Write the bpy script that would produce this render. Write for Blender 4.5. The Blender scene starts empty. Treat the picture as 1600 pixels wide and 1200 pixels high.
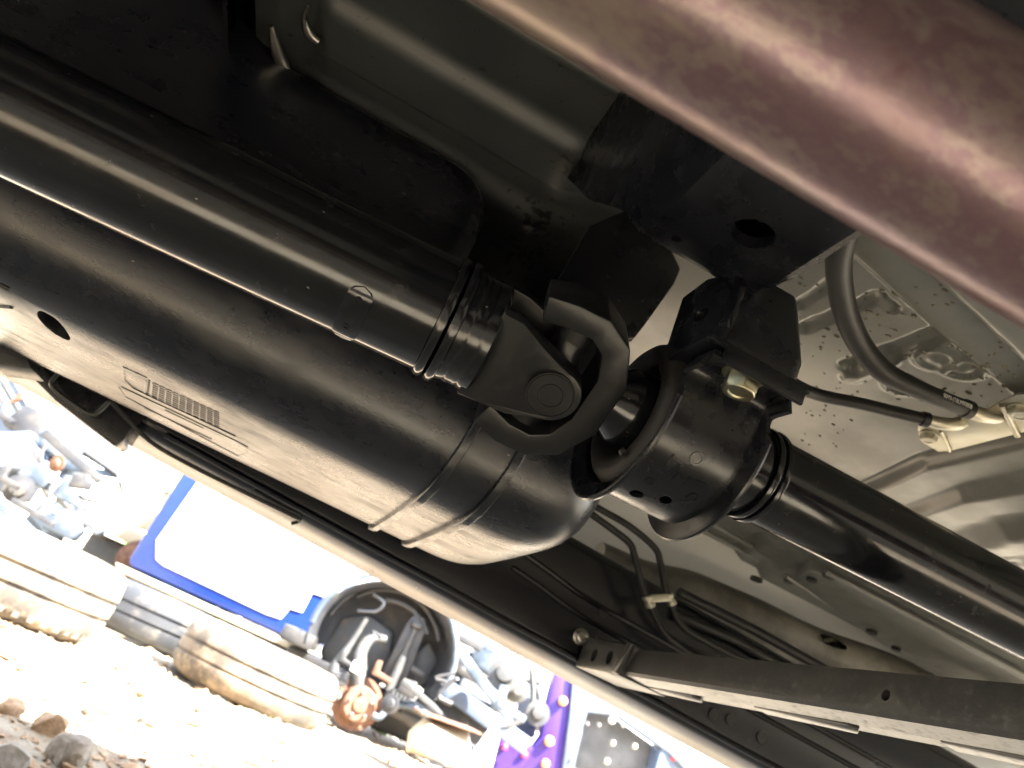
import bpy, bmesh, math, random
from mathutils import Vector, Matrix, noise
random.seed(7)
R = math.radians
scene = bpy.context.scene
COL = scene.collection

# ------------------------------------------------------------------ camera
FPX = 1175.0                      # focal length in pixels of a 1600 px wide frame
PITCH, ROLL, YAW = R(22.0), R(24.5), R(9.0)     # heading turned 9 degrees from the lateral axis of the truck
CAM = Vector((0, 0, .40))
HEAD = Matrix.Rotation(-YAW, 3, 'Z')
fwd0 = Vector((0, math.cos(PITCH), math.sin(PITCH)))
fwd = HEAD @ fwd0
up0 = HEAD @ Vector((0, -math.sin(PITCH), math.cos(PITCH)))
rt0 = HEAD @ Vector((1, 0, 0))
cr = math.cos(ROLL) * rt0 + math.sin(ROLL) * up0
cu = -math.sin(ROLL) * rt0 + math.cos(ROLL) * up0
cd = bpy.data.cameras.new('camera')
cam = bpy.data.objects.new('camera', cd)
COL.objects.link(cam)
cam.matrix_world = Matrix(((cr.x, cu.x, -fwd.x, CAM.x), (cr.y, cu.y, -fwd.y, CAM.y), (cr.z, cu.z, -fwd.z, CAM.z), (0, 0, 0, 1)))
cd.sensor_width = 36
cd.lens = 36 * FPX / 1600
cd.clip_start = .01
cd.clip_end = 600
cd.dof.use_dof = True
cd.dof.focus_distance = .47
cd.dof.aperture_fstop = 11
scene.camera = cam

# ------------------------------------------------------------------ sky, sun, exposure
SUN_EL, SUN_AZ = R(56), R(137)    # azimuth of the sun, clockwise from +Y
world = bpy.data.worlds.new('World')
scene.world = world
world.use_nodes = True
wn = world.node_tree
bg = wn.nodes['Background']
sk = wn.nodes.new('ShaderNodeTexSky')
sk.sky_type = 'NISHITA'
sk.sun_disc = False
sk.sun_elevation = SUN_EL
sk.sun_rotation = SUN_AZ
hs_ = wn.nodes.new('ShaderNodeHueSaturation')       # thin haze: a paler blue than a perfectly clear sky
hs_.inputs['Saturation'].default_value = .55
wn.links.new(sk.outputs[0], hs_.inputs['Color'])
wn.links.new(hs_.outputs[0], bg.inputs[0])
bg.inputs[1].default_value = .11
sd = bpy.data.lights.new('sun', 'SUN')
sd.energy = 4.6
sd.angle = R(.5)
sd.color = (1, .97, .91)
sun = bpy.data.objects.new('sun', sd)
COL.objects.link(sun)
sdir = Vector((math.sin(SUN_AZ) * math.cos(SUN_EL), math.cos(SUN_AZ) * math.cos(SUN_EL), math.sin(SUN_EL)))
sun.rotation_euler = (-sdir).to_track_quat('-Z', 'Y').to_euler()
sun.location = (0, -3, 6)
scene.view_settings.view_transform = 'Standard'
scene.view_settings.look = 'None'
scene.view_settings.exposure = 3.95
scene.view_settings.gamma = 1
scene.cycles.max_bounces = 8
scene.cycles.diffuse_bounces = 5
scene.cycles.glossy_bounces = 4
scene.cycles.use_denoising = True
scene.cycles.caustics_reflective = False


def ray(x, y):
    return fwd + cr * ((x - 800) / FPX) - cu * ((y - 600) / FPX)
def aH(x, y, Y):
    # the same, on a plane square to the camera heading, in heading coordinates (scrapyard frame)
    d = HEAD.transposed() @ ray(x, y); return CAM + d * (Y / d.y)
def aY(x, y, Y):
    d = ray(x, y); return CAM + d * (Y / d.y)
def aZ(x, y, Z):
    d = ray(x, y); return CAM + d * ((Z - CAM.z) / d.z)
def aX(x, y, X):
    d = ray(x, y); return CAM + d * (X / d.x)

# ------------------------------------------------------------------ materials
MATS = {}
def mat(name, col, rough=.5, metal=0., spec=.5, col2=None, nscale=8., ncontrast=(.4, .65), rvar=0., bump=0., bscale=200.,
        dust=None, dscale=30., dth=(.55, .75), coat=0., stretch=None, bdist=.002, specks=0.):
    m = bpy.data.materials.new(name); MATS[name] = m
    m.use_nodes = True
    nt = m.node_tree; N = nt.nodes; L = nt.links
    b = N['Principled BSDF']
    b.inputs['Roughness'].default_value = rough
    b.inputs['Metallic'].default_value = metal
    b.inputs['Specular IOR Level'].default_value = spec
    b.inputs['Coat Weight'].default_value = coat
    b.inputs['Coat Roughness'].default_value = .15
    tc = N.new('ShaderNodeTexCoord')
    src = tc.outputs['Object']
    if stretch:
        mp = N.new('ShaderNodeMapping'); mp.inputs['Scale'].default_value = stretch
        L.new(src, mp.inputs[0]); src = mp.outputs[0]
    def nz(scale, detail=6, rgh=.6):
        n = N.new('ShaderNodeTexNoise'); n.inputs['Scale'].default_value = scale
        n.inputs['Detail'].default_value = detail; n.inputs['Roughness'].default_value = rgh
        L.new(src, n.inputs['Vector']); return n.outputs[0]
    def ramp(s, a, c):
        r = N.new('ShaderNodeMapRange'); r.inputs[1].default_value = a; r.inputs[2].default_value = c
        r.interpolation_type = 'SMOOTHSTEP'; L.new(s, r.inputs[0]); return r.outputs[0]
    def mixc(f, a, c):
        x = N.new('ShaderNodeMix'); x.data_type = 'RGBA'
        L.new(f, x.inputs[0])
        for s, v in ((6, a), (7, c)):
            if isinstance(v, tuple): x.inputs[s].default_value = (*v, 1)
            else: L.new(v, x.inputs[s])
        return x.outputs[2]
    c = tuple(col)
    cs = None
    f1 = ramp(nz(nscale), *ncontrast)
    if col2 is not None:
        cs = mixc(f1, c, tuple(col2))
    rs = None
    if rvar:
        a = N.new('ShaderNodeMath'); a.operation = 'MULTIPLY_ADD'
        L.new(f1, a.inputs[0]); a.inputs[1].default_value = rvar; a.inputs[2].default_value = rough
        rs = a.outputs[0]
    if dust:
        f2 = ramp(nz(dscale, 8, .7), *dth)
        cs = mixc(f2, cs if cs is not None else c, tuple(dust))
        a = N.new('ShaderNodeMath'); a.operation = 'MULTIPLY_ADD'
        L.new(f2, a.inputs[0]); a.inputs[1].default_value = .35
        if rs is None: a.inputs[2].default_value = rough
        else: L.new(rs, a.inputs[2])
        a.use_clamp = True
        rs = a.outputs[0]
    if specks:
        vo = N.new('ShaderNodeTexVoronoi'); vo.inputs['Scale'].default_value = specks; vo.inputs['Randomness'].default_value = 1
        ms = N.new('ShaderNodeMapping'); ms.inputs['Scale'].default_value = (.6, 1, 1); L.new(tc.outputs['Object'], ms.inputs[0]); L.new(ms.outputs[0], vo.inputs['Vector'])
        lt_ = N.new('ShaderNodeMath'); lt_.operation = 'LESS_THAN'; lt_.inputs[1].default_value = .055; L.new(vo.outputs['Distance'], lt_.inputs[0])
        sg = N.new('ShaderNodeSeparateColor'); L.new(vo.outputs['Color'], sg.inputs[0])
        gt_ = N.new('ShaderNodeMath'); gt_.operation = 'GREATER_THAN'; gt_.inputs[1].default_value = .72; L.new(sg.outputs[0], gt_.inputs[0])
        mu = N.new('ShaderNodeMath'); mu.operation = 'MULTIPLY'; L.new(lt_.outputs[0], mu.inputs[0]); L.new(gt_.outputs[0], mu.inputs[1])
        cs = mixc(mu.outputs[0], cs if cs is not None else c, (.16, .15, .13))
    if cs is not None: L.new(cs, b.inputs['Base Color'])
    else: b.inputs['Base Color'].default_value = (*c, 1)
    if rs is not None: L.new(rs, b.inputs['Roughness'])
    if bump:
        bn = N.new('ShaderNodeBump'); bn.inputs['Strength'].default_value = bump; bn.inputs['Distance'].default_value = bdist
        L.new(nz(bscale, 4), bn.inputs['Height']); L.new(bn.outputs[0], b.inputs['Normal'])
    return m

mat('black_paint', (.005, .0058, .0085), .22, dust=(.018, .018, .019), dscale=45, dth=(.45, .95), rvar=.12, nscale=14, specks=90)
mat('shaft_paint', (.0045, .0055, .0075), .13, dust=(.015, .015, .0155), dscale=70, dth=(.45, .95), rvar=.05, nscale=9, coat=.3, specks=110)
mat('yoke_cast', (.0075, .0082, .0098), .36, dust=(.020, .020, .0205), dscale=120, dth=(.45, .95), bump=.12, bscale=700, bdist=.0006)
mat('tank_plastic', (.0035, .0052, .0105), .25, spec=.75, bump=.22, bscale=900, bdist=.0006, dust=(.026, .026, .025), dscale=30, dth=(.42, .95), rvar=.06, nscale=12, stretch=(.6, 1.2, 1), specks=60)
mat('rail_paint', (.004, .005, .009), .24, spec=.7, dust=(.020, .018, .016), dscale=40, dth=(.6, .9), coat=.1)
mat('member_dirty', (.040, .041, .042), .34, dust=(.10, .096, .085), dscale=150, dth=(.5, .80), col2=(.052, .052, .050), nscale=40, bump=.2, bscale=260, bdist=.0012)
mat('floor_paint', (.155, .160, .148), .33, col2=(.115, .118, .110), nscale=9, dust=(.19, .18, .15), dscale=160, dth=(.58, .72), rvar=.16, coat=.3)
mat('sill_paint', (.24, .225, .19), .42, col2=(.13, .12, .10), nscale=14, dust=(.29, .26, .2), dscale=50, dth=(.55, .8))
mat('rubber_brown', (.009, .0078, .0072), .6, dust=(.035, .024, .017), dscale=240, dth=(.5, .8), bump=.3, bscale=500, bdist=.0008)
mat('rubber', (.012, .012, .012), .5, dust=(.07, .062, .05), dscale=90, dth=(.55, .85))
mat('zinc_gold', (.40, .36, .24), .34, 1., col2=(.28, .31, .26), nscale=60, rvar=.15)
mat('zinc', (.55, .53, .45), .42, 1., col2=(.62, .58, .46), nscale=30, rvar=.15, dust=(.35, .3, .22), dscale=90, dth=(.62, .8))
mat('bare_steel', (.5, .48, .45), .35, 1.)
mat('white_print', (.75, .75, .72), .6)
mat('water', (.17, .155, .115), .1)
mat('dirt', (.24, .195, .135), .95, col2=(.35, .315, .245), nscale=1.6, dust=(.17, .105, .062), dscale=9, dth=(.5, .70), bump=.8, bscale=45, bdist=.02, spec=.2)
mat('stone_grey', (.19, .16, .125), .9, col2=(.28, .23, .175), nscale=30, bump=.5, bscale=60, bdist=.01, spec=.2)
mat('stone_brown', (.26, .17, .10), .9, col2=(.36, .25, .16), nscale=30, bump=.5, bscale=60, bdist=.01, spec=.2)
mat('tyre_rubber', (.06, .05, .04), .8, col2=(.17, .135, .095), nscale=5, dust=(.30, .24, .165), dscale=9, dth=(.42, .72), bump=.3, bscale=80, bdist=.004)
mat('white_paint', (.78, .78, .76), .35, dust=(.55, .48, .36), dscale=4, dth=(.62, .85))
mat('cream_paint', (.42, .36, .25), .45, dust=(.25, .19, .12), dscale=6, dth=(.6, .85))
mat('blue_paint', (.004, .026, .19), .4, col2=(.007, .034, .21), nscale=3, dust=(.05, .07, .15), dscale=14, dth=(.6, .85))
mat('purple_paint', (.045, .018, .19), .35)
mat('pale_blue', (.085, .11, .16), .4, col2=(.14, .17, .22), nscale=4)
mat('grey_blue', (.045, .06, .08), .45, col2=(.13, .15, .17), nscale=6, dust=(.16, .14, .11), dscale=9, dth=(.6, .8))
mat('dark_steel', (.028, .028, .031), .5, col2=(.055, .05, .045), nscale=8, dust=(.11, .09, .065), dscale=14, dth=(.55, .8))
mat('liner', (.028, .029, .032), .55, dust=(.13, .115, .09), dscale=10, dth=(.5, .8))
mat('cast_grey', (.065, .065, .063), .55, .3, dust=(.16, .12, .08), dscale=20, dth=(.5, .75))
mat('rust', (.16, .075, .04), .8, col2=(.09, .042, .025), nscale=20)
mat('trim_grey', (.085, .085, .085), .6, col2=(.14, .14, .145), nscale=5)
mat('aluminium', (.17, .17, .17), .4, .8)
mat('red_lens', (.7, .02, .02), .3)
mat('leaf', (.06, .14, .03), .6, col2=(.12, .2, .04), nscale=4)
mat('green_glass', (.1, .35, .22), .3)
mat('orange_seal', (.55, .28, .1), .6)
mat('pink_plastic', (.6, .06, .16), .5)

def exhaust_mat():
    m = bpy.data.materials.new('exhaust_steel'); MATS['exhaust_steel'] = m
    m.use_nodes = True; nt = m.node_tree; N = nt.nodes; L = nt.links; b = N['Principled BSDF']
    tc = N.new('ShaderNodeTexCoord'); mp = N.new('ShaderNodeMapping'); mp.inputs['Scale'].default_value = (.55, 1, 1)
    L.new(tc.outputs['Object'], mp.inputs[0])
    n1 = N.new('ShaderNodeTexNoise'); n1.inputs['Scale'].default_value = 42; n1.inputs['Detail'].default_value = 13; n1.inputs['Roughness'].default_value = .72; n1.inputs['Distortion'].default_value = .15
    L.new(mp.outputs[0], n1.inputs[0])
    sep = N.new('ShaderNodeSeparateXYZ'); L.new(tc.outputs['Object'], sep.inputs[0])
    # the tint deepens along the pipe (it was hotter towards +X)
    ma = N.new('ShaderNodeMath'); ma.operation = 'MULTIPLY_ADD'; ma.inputs[1].default_value = 1.9; L.new(sep.outputs[0], ma.inputs[0]); L.new(n1.outputs[0], ma.inputs[2])
    cr_ = N.new('ShaderNodeValToRGB'); L.new(ma.outputs[0], cr_.inputs[0])
    e = cr_.color_ramp.elements
    e[0].position = .30; e[0].color = (.19, .150, .122, 1)
    e[1].position = .98; e[1].color = (.115, .048, .052, 1)
    for p, c in ((.43, (.215, .170, .150)), (.51, (.180, .133, .130)), (.56, (.135, .088, .108)), (.61, (.185, .143, .138)), (.67, (.135, .084, .104)), (.74, (.160, .108, .115)), (.84, (.115, .056, .066))):
        q = e.new(p); q.color = (*c, 1)
    n2 = N.new('ShaderNodeTexNoise'); n2.inputs['Scale'].default_value = 75; n2.inputs['Detail'].default_value = 3; L.new(tc.outputs['Object'], n2.inputs[0])
    mr = N.new('ShaderNodeMapRange'); mr.inputs[1].default_value = .66; mr.inputs[2].default_value = .78; L.new(n2.outputs[0], mr.inputs[0])
    mx = N.new('ShaderNodeMix'); mx.data_type = 'RGBA'; L.new(mr.outputs[0], mx.inputs[0]); L.new(cr_.outputs[0], mx.inputs[6]); mx.inputs[7].default_value = (.215, .180, .172, 1)
    L.new(mx.outputs[2], b.inputs['Base Color'])
    b.inputs['Metallic'].default_value = .55; b.inputs['Roughness'].default_value = .30
    n3 = N.new('ShaderNodeTexNoise'); n3.inputs['Scale'].default_value = 220; L.new(tc.outputs['Object'], n3.inputs[0])
    bn = N.new('ShaderNodeBump'); bn.inputs['Strength'].default_value = .12; bn.inputs['Distance'].default_value = .001; L.new(n3.outputs[0], bn.inputs['Height']); L.new(bn.outputs[0], b.inputs['Normal'])
exhaust_mat()

def panel_mat():
    # dusty dark pressed panel with black flaked patches at its corners
    m = mat('panel_dust', (.036, .040, .043), .40, col2=(.046, .050, .051), nscale=12, dust=(.066, .066, .062), dscale=70, dth=(.62, .85))
    nt = m.node_tree; N = nt.nodes; L = nt.links; b = N['Principled BSDF']
    old = b.inputs['Base Color'].links[0].from_socket
    tc = N.new('ShaderNodeTexCoord')
    nz = N.new('ShaderNodeTexNoise'); nz.inputs['Scale'].default_value = 150; nz.inputs['Detail'].default_value = 5; L.new(tc.outputs['Object'], nz.inputs[0])
    acc = None
    for c, r in (((.055, .62, .812), .045), ((.062, .66, .80), .04), ((.070, .505, .82), .035), ((.045, .53, .82), .016)):
        d = N.new('ShaderNodeVectorMath'); d.operation = 'DISTANCE'; L.new(tc.outputs['Object'], d.inputs[0]); d.inputs[1].default_value = c
        mr = N.new('ShaderNodeMapRange'); mr.inputs[1].default_value = 0; mr.inputs[2].default_value = r; mr.inputs[3].default_value = .22; mr.inputs[4].default_value = 0; L.new(d.outputs['Value'], mr.inputs[0])
        if acc is None: acc = mr.outputs[0]
        else:
            a = N.new('ShaderNodeMath'); a.operation = 'MAXIMUM'; L.new(acc, a.inputs[0]); L.new(mr.outputs[0], a.inputs[1]); acc = a.outputs[0]
    s = N.new('ShaderNodeMath'); s.operation = 'ADD'; L.new(acc, s.inputs[0]); L.new(nz.outputs[0], s.inputs[1])
    t = N.new('ShaderNodeMapRange'); t.inputs[1].default_value = .66; t.inputs[2].default_value = .69; L.new(s.outputs[0], t.inputs[0])
    mx = N.new('ShaderNodeMix'); mx.data_type = 'RGBA'; L.new(t.outputs[0], mx.inputs[0]); L.new(old, mx.inputs[6]); mx.inputs[7].default_value = (.006, .006, .006, 1)
    L.new(mx.outputs[2], b.inputs['Base Color'])
panel_mat()

# ------------------------------------------------------------------ mesh helpers (all in world coordinates)
def V(*a): return Vector(a)
class MB:
    def __init__(s): s.v = []; s.f = []
    def add(s, vs, fs):
        k = len(s.v); s.v += [Vector(v) for v in vs]; s.f += [tuple(i + k for i in f) for f in fs]; return s
    def box(s, a, b):
        x0, y0, z0 = a; x1, y1, z1 = b
        return s.add([(x0, y0, z0), (x1, y0, z0), (x1, y1, z0), (x0, y1, z0), (x0, y0, z1), (x1, y0, z1), (x1, y1, z1), (x0, y1, z1)],
                     [(0, 3, 2, 1), (4, 5, 6, 7), (0, 1, 5, 4), (1, 2, 6, 5), (2, 3, 7, 6), (3, 0, 4, 7)])
    def lathe(s, o, ax, prof, n=48, closed=False):
        """prof: list of (distance along ax, radius)"""
        o = Vector(o); ax = Vector(ax).normalized()
        e1 = ax.orthogonal().normalized(); e2 = ax.cross(e1)
        vs = []; fs = []
        for d, r in prof:
            for i in range(n):
                t = 2 * math.pi * i / n
                vs.append(o + ax * d + (e1 * math.cos(t) + e2 * math.sin(t)) * r)
        m = len(prof)
        for j in range(m - 1 if not closed else m):
            for i in range(n):
                a = j * n + i; b_ = j * n + (i + 1) % n; j2 = (j + 1) % m
                fs.append((a, b_, j2 * n + (i + 1) % n, j2 * n + i))
        if not closed:
            fs.append(tuple(range(n))[::-1]); fs.append(tuple((m - 1) * n + i for i in range(n)))
        return s.add(vs, fs)
    def sweep(s, pts, r, n=14, cap=True, smooth=0):
        pts = [Vector(p) for p in pts]
        rr = list(r) if isinstance(r, (list, tuple)) else [r] * len(pts)
        if smooth:
            P, Q = [], []
            for i in range(len(pts) - 1):
                p0 = pts[max(i - 1, 0)]; p1 = pts[i]; p2 = pts[i + 1]; p3 = pts[min(i + 2, len(pts) - 1)]
                for k in range(smooth):
                    t = k / smooth
                    P.append(.5 * ((2 * p1) + (p2 - p0) * t + (2 * p0 - 5 * p1 + 4 * p2 - p3) * t * t + (3 * p1 - p0 - 3 * p2 + p3) * t ** 3))
                    Q.append(rr[i] + (rr[i + 1] - rr[i]) * t)
            P.append(pts[-1]); Q.append(rr[-1]); pts, rr = P, Q
        vs = []; fs = []; e1 = None
        for i, p in enumerate(pts):
            d = (pts[min(i + 1, len(pts) - 1)] - pts[max(i - 1, 0)]).normalized()
            e1 = d.orthogonal().normalized() if e1 is None else (e1 - d * e1.dot(d)).normalized()
            e2 = d.cross(e1)
            for k in range(n):
                t = 2 * math.pi * k / n
                vs.append(p + (e1 * math.cos(t) + e2 * math.sin(t)) * rr[i])
        for i in range(len(pts) - 1):
            for k in range(n):
                fs.append((i * n + k, i * n + (k + 1) % n, (i + 1) * n + (k + 1) % n, (i + 1) * n + k))
        if cap:
            fs.append(tuple(range(n))[::-1]); fs.append(tuple((len(pts) - 1) * n + k for k in range(n)))
        return s.add(vs, fs)
    def prism(s, poly, o, ex, ey, ez, z0, z1, sc=1.):
        """polygon in the (ex,ey) plane extruded along ez from z0 to z1"""
        o, ex, ey, ez = map(Vector, (o, ex, ey, ez)); n = len(poly)
        cx = sum(p[0] for p in poly) / n; cy = sum(p[1] for p in poly) / n
        vs = [o + ex * x + ey * y + ez * z0 for x, y in poly] + [o + ex * (cx + (x - cx) * sc) + ey * (cy + (y - cy) * sc) + ez * z1 for x, y in poly]
        fs = [tuple(range(n))[::-1], tuple(range(n, 2 * n))] + [(i, (i + 1) % n, n + (i + 1) % n, n + i) for i in range(n)]
        return s.add(vs, fs)
    def ribbon(s, path, ex, ey, ez, o, half, th):
        """a strip of thickness th following path (points in the ex,ey plane), +-half wide along ez"""
        o, ex, ey, ez = map(Vector, (o, ex, ey, ez))
        P = [Vector(p) for p in path]; n = len(P); out = []; inn = []
        for i in range(n):
            d = (P[min(i + 1, n - 1)] - P[max(i - 1, 0)]).normalized(); nn = Vector((-d.y, d.x))
            t = th[i] if isinstance(th, (list, tuple)) else th
            out.append(P[i] + nn * t / 2); inn.append(P[i] - nn * t / 2)
        vs = []
        for i in range(n):
            h = half[i] if isinstance(half, (list, tuple)) else half
            for q, z in ((out[i], -h), (out[i], h), (inn[i], h), (inn[i], -h)):
                vs.append(o + ex * q.x + ey * q.y + ez * z)
        fs = []
        for i in range(n - 1):
            for k in range(4):
                fs.append((i * 4 + k, i * 4 + (k + 1) % 4, (i + 1) * 4 + (k + 1) % 4, (i + 1) * 4 + k))
        fs += [(3, 2, 1, 0), tuple((n - 1) * 4 + k for k in range(4))]
        return s.add(vs, fs)
    def grid(s, us, vs_, fn):
        vv = [fn(u, v) for v in vs_ for u in us]; nu = len(us); fs = []
        for j in range(len(vs_) - 1):
            for i in range(nu - 1):
                fs.append((j * nu + i, j * nu + i + 1, (j + 1) * nu + i + 1, (j + 1) * nu + i))
        return s.add(vv, fs)
    def loft(s, rings, cap=True):
        n = len(rings[0]); vs = [p for r_ in rings for p in r_]; fs = []
        for j in range(len(rings) - 1):
            for i in range(n):
                fs.append((j * n + i, j * n + (i + 1) % n, (j + 1) * n + (i + 1) % n, (j + 1) * n + i))
        if cap:
            fs.append(tuple(range(n))[::-1]); fs.append(tuple((len(rings) - 1) * n + k for k in range(n)))
        return s.add(vs, fs)
    def build(s, name, m, parent=None, bevel=0, seg=2, ang=38, solid=0, sub=0, loc=None):
        me = bpy.data.meshes.new(name); me.from_pydata([tuple(v) for v in s.v], [], s.f); me.update()
        bm = bmesh.new(); bm.from_mesh(me)
        if solid:
            bmesh.ops.solidify(bm, geom=bm.faces[:], thickness=solid)
        bmesh.ops.recalc_face_normals(bm, faces=bm.faces[:])
        if bevel:
            es = [e for e in bm.edges if len(e.link_faces) == 2 and e.calc_face_angle(0) > R(28)]
            bmesh.ops.bevel(bm, geom=es, offset=bevel, segments=seg, affect='EDGES', clamp_overlap=True, profile=.5)
        bm.to_mesh(me); bm.free()
        for p in me.polygons: p.use_smooth = True
        me.set_sharp_from_angle(angle=R(ang))
        me.materials.append(MATS[m] if isinstance(m, str) else m)
        o = bpy.data.objects.new(name, me); COL.objects.link(o)
        if parent is not None:
            o.parent = parent
            if parent.type == 'EMPTY': o.matrix_parent_inverse = Matrix.Translation(-parent.location)
        if sub:
            md = o.modifiers.new('sub', 'SUBSURF'); md.levels = sub; md.render_levels = sub
        if loc: o.location = loc
        return o

def tag(o, label, cat, group=None, kind=None):
    o['label'] = label
    o['category'] = cat
    if group: o['group'] = group
    if kind: o['kind'] = kind
    return o
def thing(name, label, cat, loc=(0, 0, 0), group=None):
    o = bpy.data.objects.new(name, None); COL.objects.link(o)
    o.location = loc; o.empty_display_size = .05
    return tag(o, label, cat, group)
def local_thing(name, label, cat, loc, rz=0, group=None):
    """a thing whose parts are modelled round its own origin"""
    o = thing(name, label, cat, tuple(HEAD @ Vector(loc)), group); o.rotation_euler = (0, 0, rz - YAW); return o
def put(mb, name, m, root, **k):
    o = mb.build(name, m, None, **k); o.parent = root; return o

def cut(o, cutters):
    """boolean the cutters out of o, keeping its name and material"""
    for c in cutters:
        md = o.modifiers.new('cut', 'BOOLEAN'); md.operation = 'DIFFERENCE'; md.solver = 'EXACT'; md.object = c
    dg = bpy.context.evaluated_depsgraph_get(); dg.update()
    me = bpy.data.meshes.new_from_object(o.evaluated_get(dg))
    o.modifiers.clear(); old = o.data; o.data = me; me.name = old.name
    me.set_sharp_from_angle(angle=R(38))
    for c in cutters: bpy.data.objects.remove(c)

def sstep(a, b, x):
    t = max(0., min(1., (x - a) / (b - a))); return t * t * (3 - 2 * t)
def segd(p, a, b):
    ax, ay = a; bx, by = b; dx, dy = bx - ax, by - ay
    t = max(0., min(1., ((p[0] - ax) * dx + (p[1] - ay) * dy) / (dx * dx + dy * dy + 1e-12)))
    return math.hypot(p[0] - ax - dx * t, p[1] - ay - dy * t)
def lin(a, b, n): return [a + (b - a) * i / (n - 1) for i in range(n)]
def nz3(x, y, z=0): return noise.noise(Vector((x, y, z)))

# ------------------------------------------------------------------ ground
def graded(segs):
    out = []
    for a, b, st in segs:
        n = max(1, round((b - a) / st)); out += [a + (b - a) * i / n for i in range(n)]
    return out + [segs[-1][1]]
gx = graded([(-300, -60, 40), (-60, -10, 10), (-10, -2.4, .4), (-2.4, 1.8, .022), (1.8, 6, .25), (6, 60, 9), (60, 300, 40)])
gy = graded([(-300, -60, 40), (-60, -8, 8), (-8, 1, .5), (1, 3.2, .022), (3.2, 6, .06), (6, 12, .5), (12, 60, 8), (60, 300, 40)])
def gz(x, y):
    near = max(0., 1 - max(abs(x + 1) - 3, 0) / 4) * max(0., 1 - max(abs(y - 3) - 3, 0) / 4)
    return near * (.022 * nz3(x * 2.1, y * 2.1, 3) + .012 * nz3(x * 6, y * 6, 5) + .010 * nz3(x * 17, y * 17, 8) + .006 * nz3(x * 40, y * 40, 1)) - .012
g = MB().grid(gx, gy, lambda x, y: (x, y, gz(x, y))).build('ground', 'dirt', ang=180)
g['kind'] = 'structure'

def rock_mesh(seed, sx, sy, sz):
    bm = bmesh.new(); bmesh.ops.create_icosphere(bm, subdivisions=3, radius=1)
    rnd = random.Random(seed); o = Vector((rnd.random() * 50, rnd.random() * 50, 0))
    cuts = [(Vector((rnd.uniform(-1, 1), rnd.uniform(-1, 1), rnd.uniform(-.4, 1))).normalized(), rnd.uniform(.55, .8)) for _ in range(7)]
    for v in bm.verts:
        c = v.co.copy()
        for n, d in cuts:
            k = c.dot(n)
            if k > d: c -= n * (k - d)
        c *= 1 + .22 * noise.noise(c * 1.6 + o) + .08 * noise.noise(c * 5 + o)
        v.co = Vector((c.x * sx, c.y * sy, c.z * sz))
    mb = MB(); bm.verts.ensure_lookup_table()
    mb.add([v.co for v in bm.verts], [[l.vert.index for l in f.loops] for f in bm.faces]); bm.free()
    return mb
ROCKS = [((120, 1168), (.05, .036, .036), 'stone_grey', 'angular pale grey stone, largest at the lower left corner'),
         ((28, 1165), (.055, .045, .03), 'stone_grey', 'rough grey stone half sunk in the shaded dirt at the left corner'),
         ((80, 1122), (.042, .03, .03), 'stone_brown', 'reddish brown stone on the edge of the truck shadow'),
         ((25, 1091), (.032, .026, .03), 'stone_brown', 'small upright brown stone near the left picture edge'),
         ((155, 1095), (.03, .025, .03), 'stone_grey', 'small grey stone in the sunlit dirt above the reddish one'),
         ((195, 1036), (.03, .03, .022), 'stone_brown', 'lone brown pebble on bright ground left of the middle tyre'),
         ((238, 1117), (.045, .03, .018), 'stone_grey', 'flat broken stone slab lying in the bright dirt'),
         ((350, 1180), (.028, .025, .02), 'stone_brown', 'brown pebble at the bottom edge below the middle tyre')]
for i, (q, s, m, lab) in enumerate(ROCKS):
    c = aZ(*q, .02)
    o = rock_mesh(20 + i, *s).build('stone', m, ang=25)
    o.location = (c.x, c.y, gz(c.x, c.y) + s[2] * .55); o.rotation_euler = (0, 0, i * 1.3)
    tag(o, lab, 'stone', 'stones on the dirt')
gb = MB(); rnd = random.Random(3)
for i in range(5200):
    if i < 4200: x = rnd.uniform(-1.2, 1.0); y = rnd.uniform(1.4, 3.6); s = rnd.uniform(.004, .013) * (2.2 if rnd.random() < .10 else 1)
    else: x = rnd.uniform(-2.4, 2.2); y = rnd.uniform(2.5, 6); s = rnd.uniform(.008, .024)
    z = gz(x, y); a = rnd.uniform(0, 6.3)
    e1 = V(math.cos(a), math.sin(a), rnd.uniform(-.3, .3)) * s * rnd.uniform(.8, 1.8); e2 = V(-math.sin(a), math.cos(a), rnd.uniform(-.3, .3)) * s; e3 = V(0, 0, s * rnd.uniform(.4, .9))
    c = V(x, y, z + s * .2)
    gb.add([c + e1, c + e2 * .9, c - e1 * .8, c - e2, c + e3 + e1 * .2, c - e3], [(0, 1, 4), (1, 2, 4), (2, 3, 4), (3, 0, 4), (1, 0, 5), (2, 1, 5), (3, 2, 5), (0, 3, 5)])
g = gb.build('gravel', 'stone_brown', ang=10); g['kind'] = 'stuff'; g['label'] = 'loose gravel and crumbs of dirt scattered on the ground'

# ------------------------------------------------------------------ unseen wall, added behind the camera to shade the near side
wl_ = thing('shade_wall', 'long unseen wall added behind the camera to shade the near side', 'wall', (0, -2.0, 0))
MB().box((-7, -2.12, -.05), (8, -1.98, 2.85)).build('wall_face', 'stone_grey', wl_, bevel=.01)
MB().box((-7, -2.16, 2.853), (8, -1.94, 2.93)).build('coping', 'stone_grey', wl_, bevel=.012)
for x in lin(-7, 8, 6): MB().box((x - .16, -2.10, -.05), (x + .16, -1.90, 2.85)).build('pier', 'stone_grey', wl_, bevel=.01)

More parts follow.
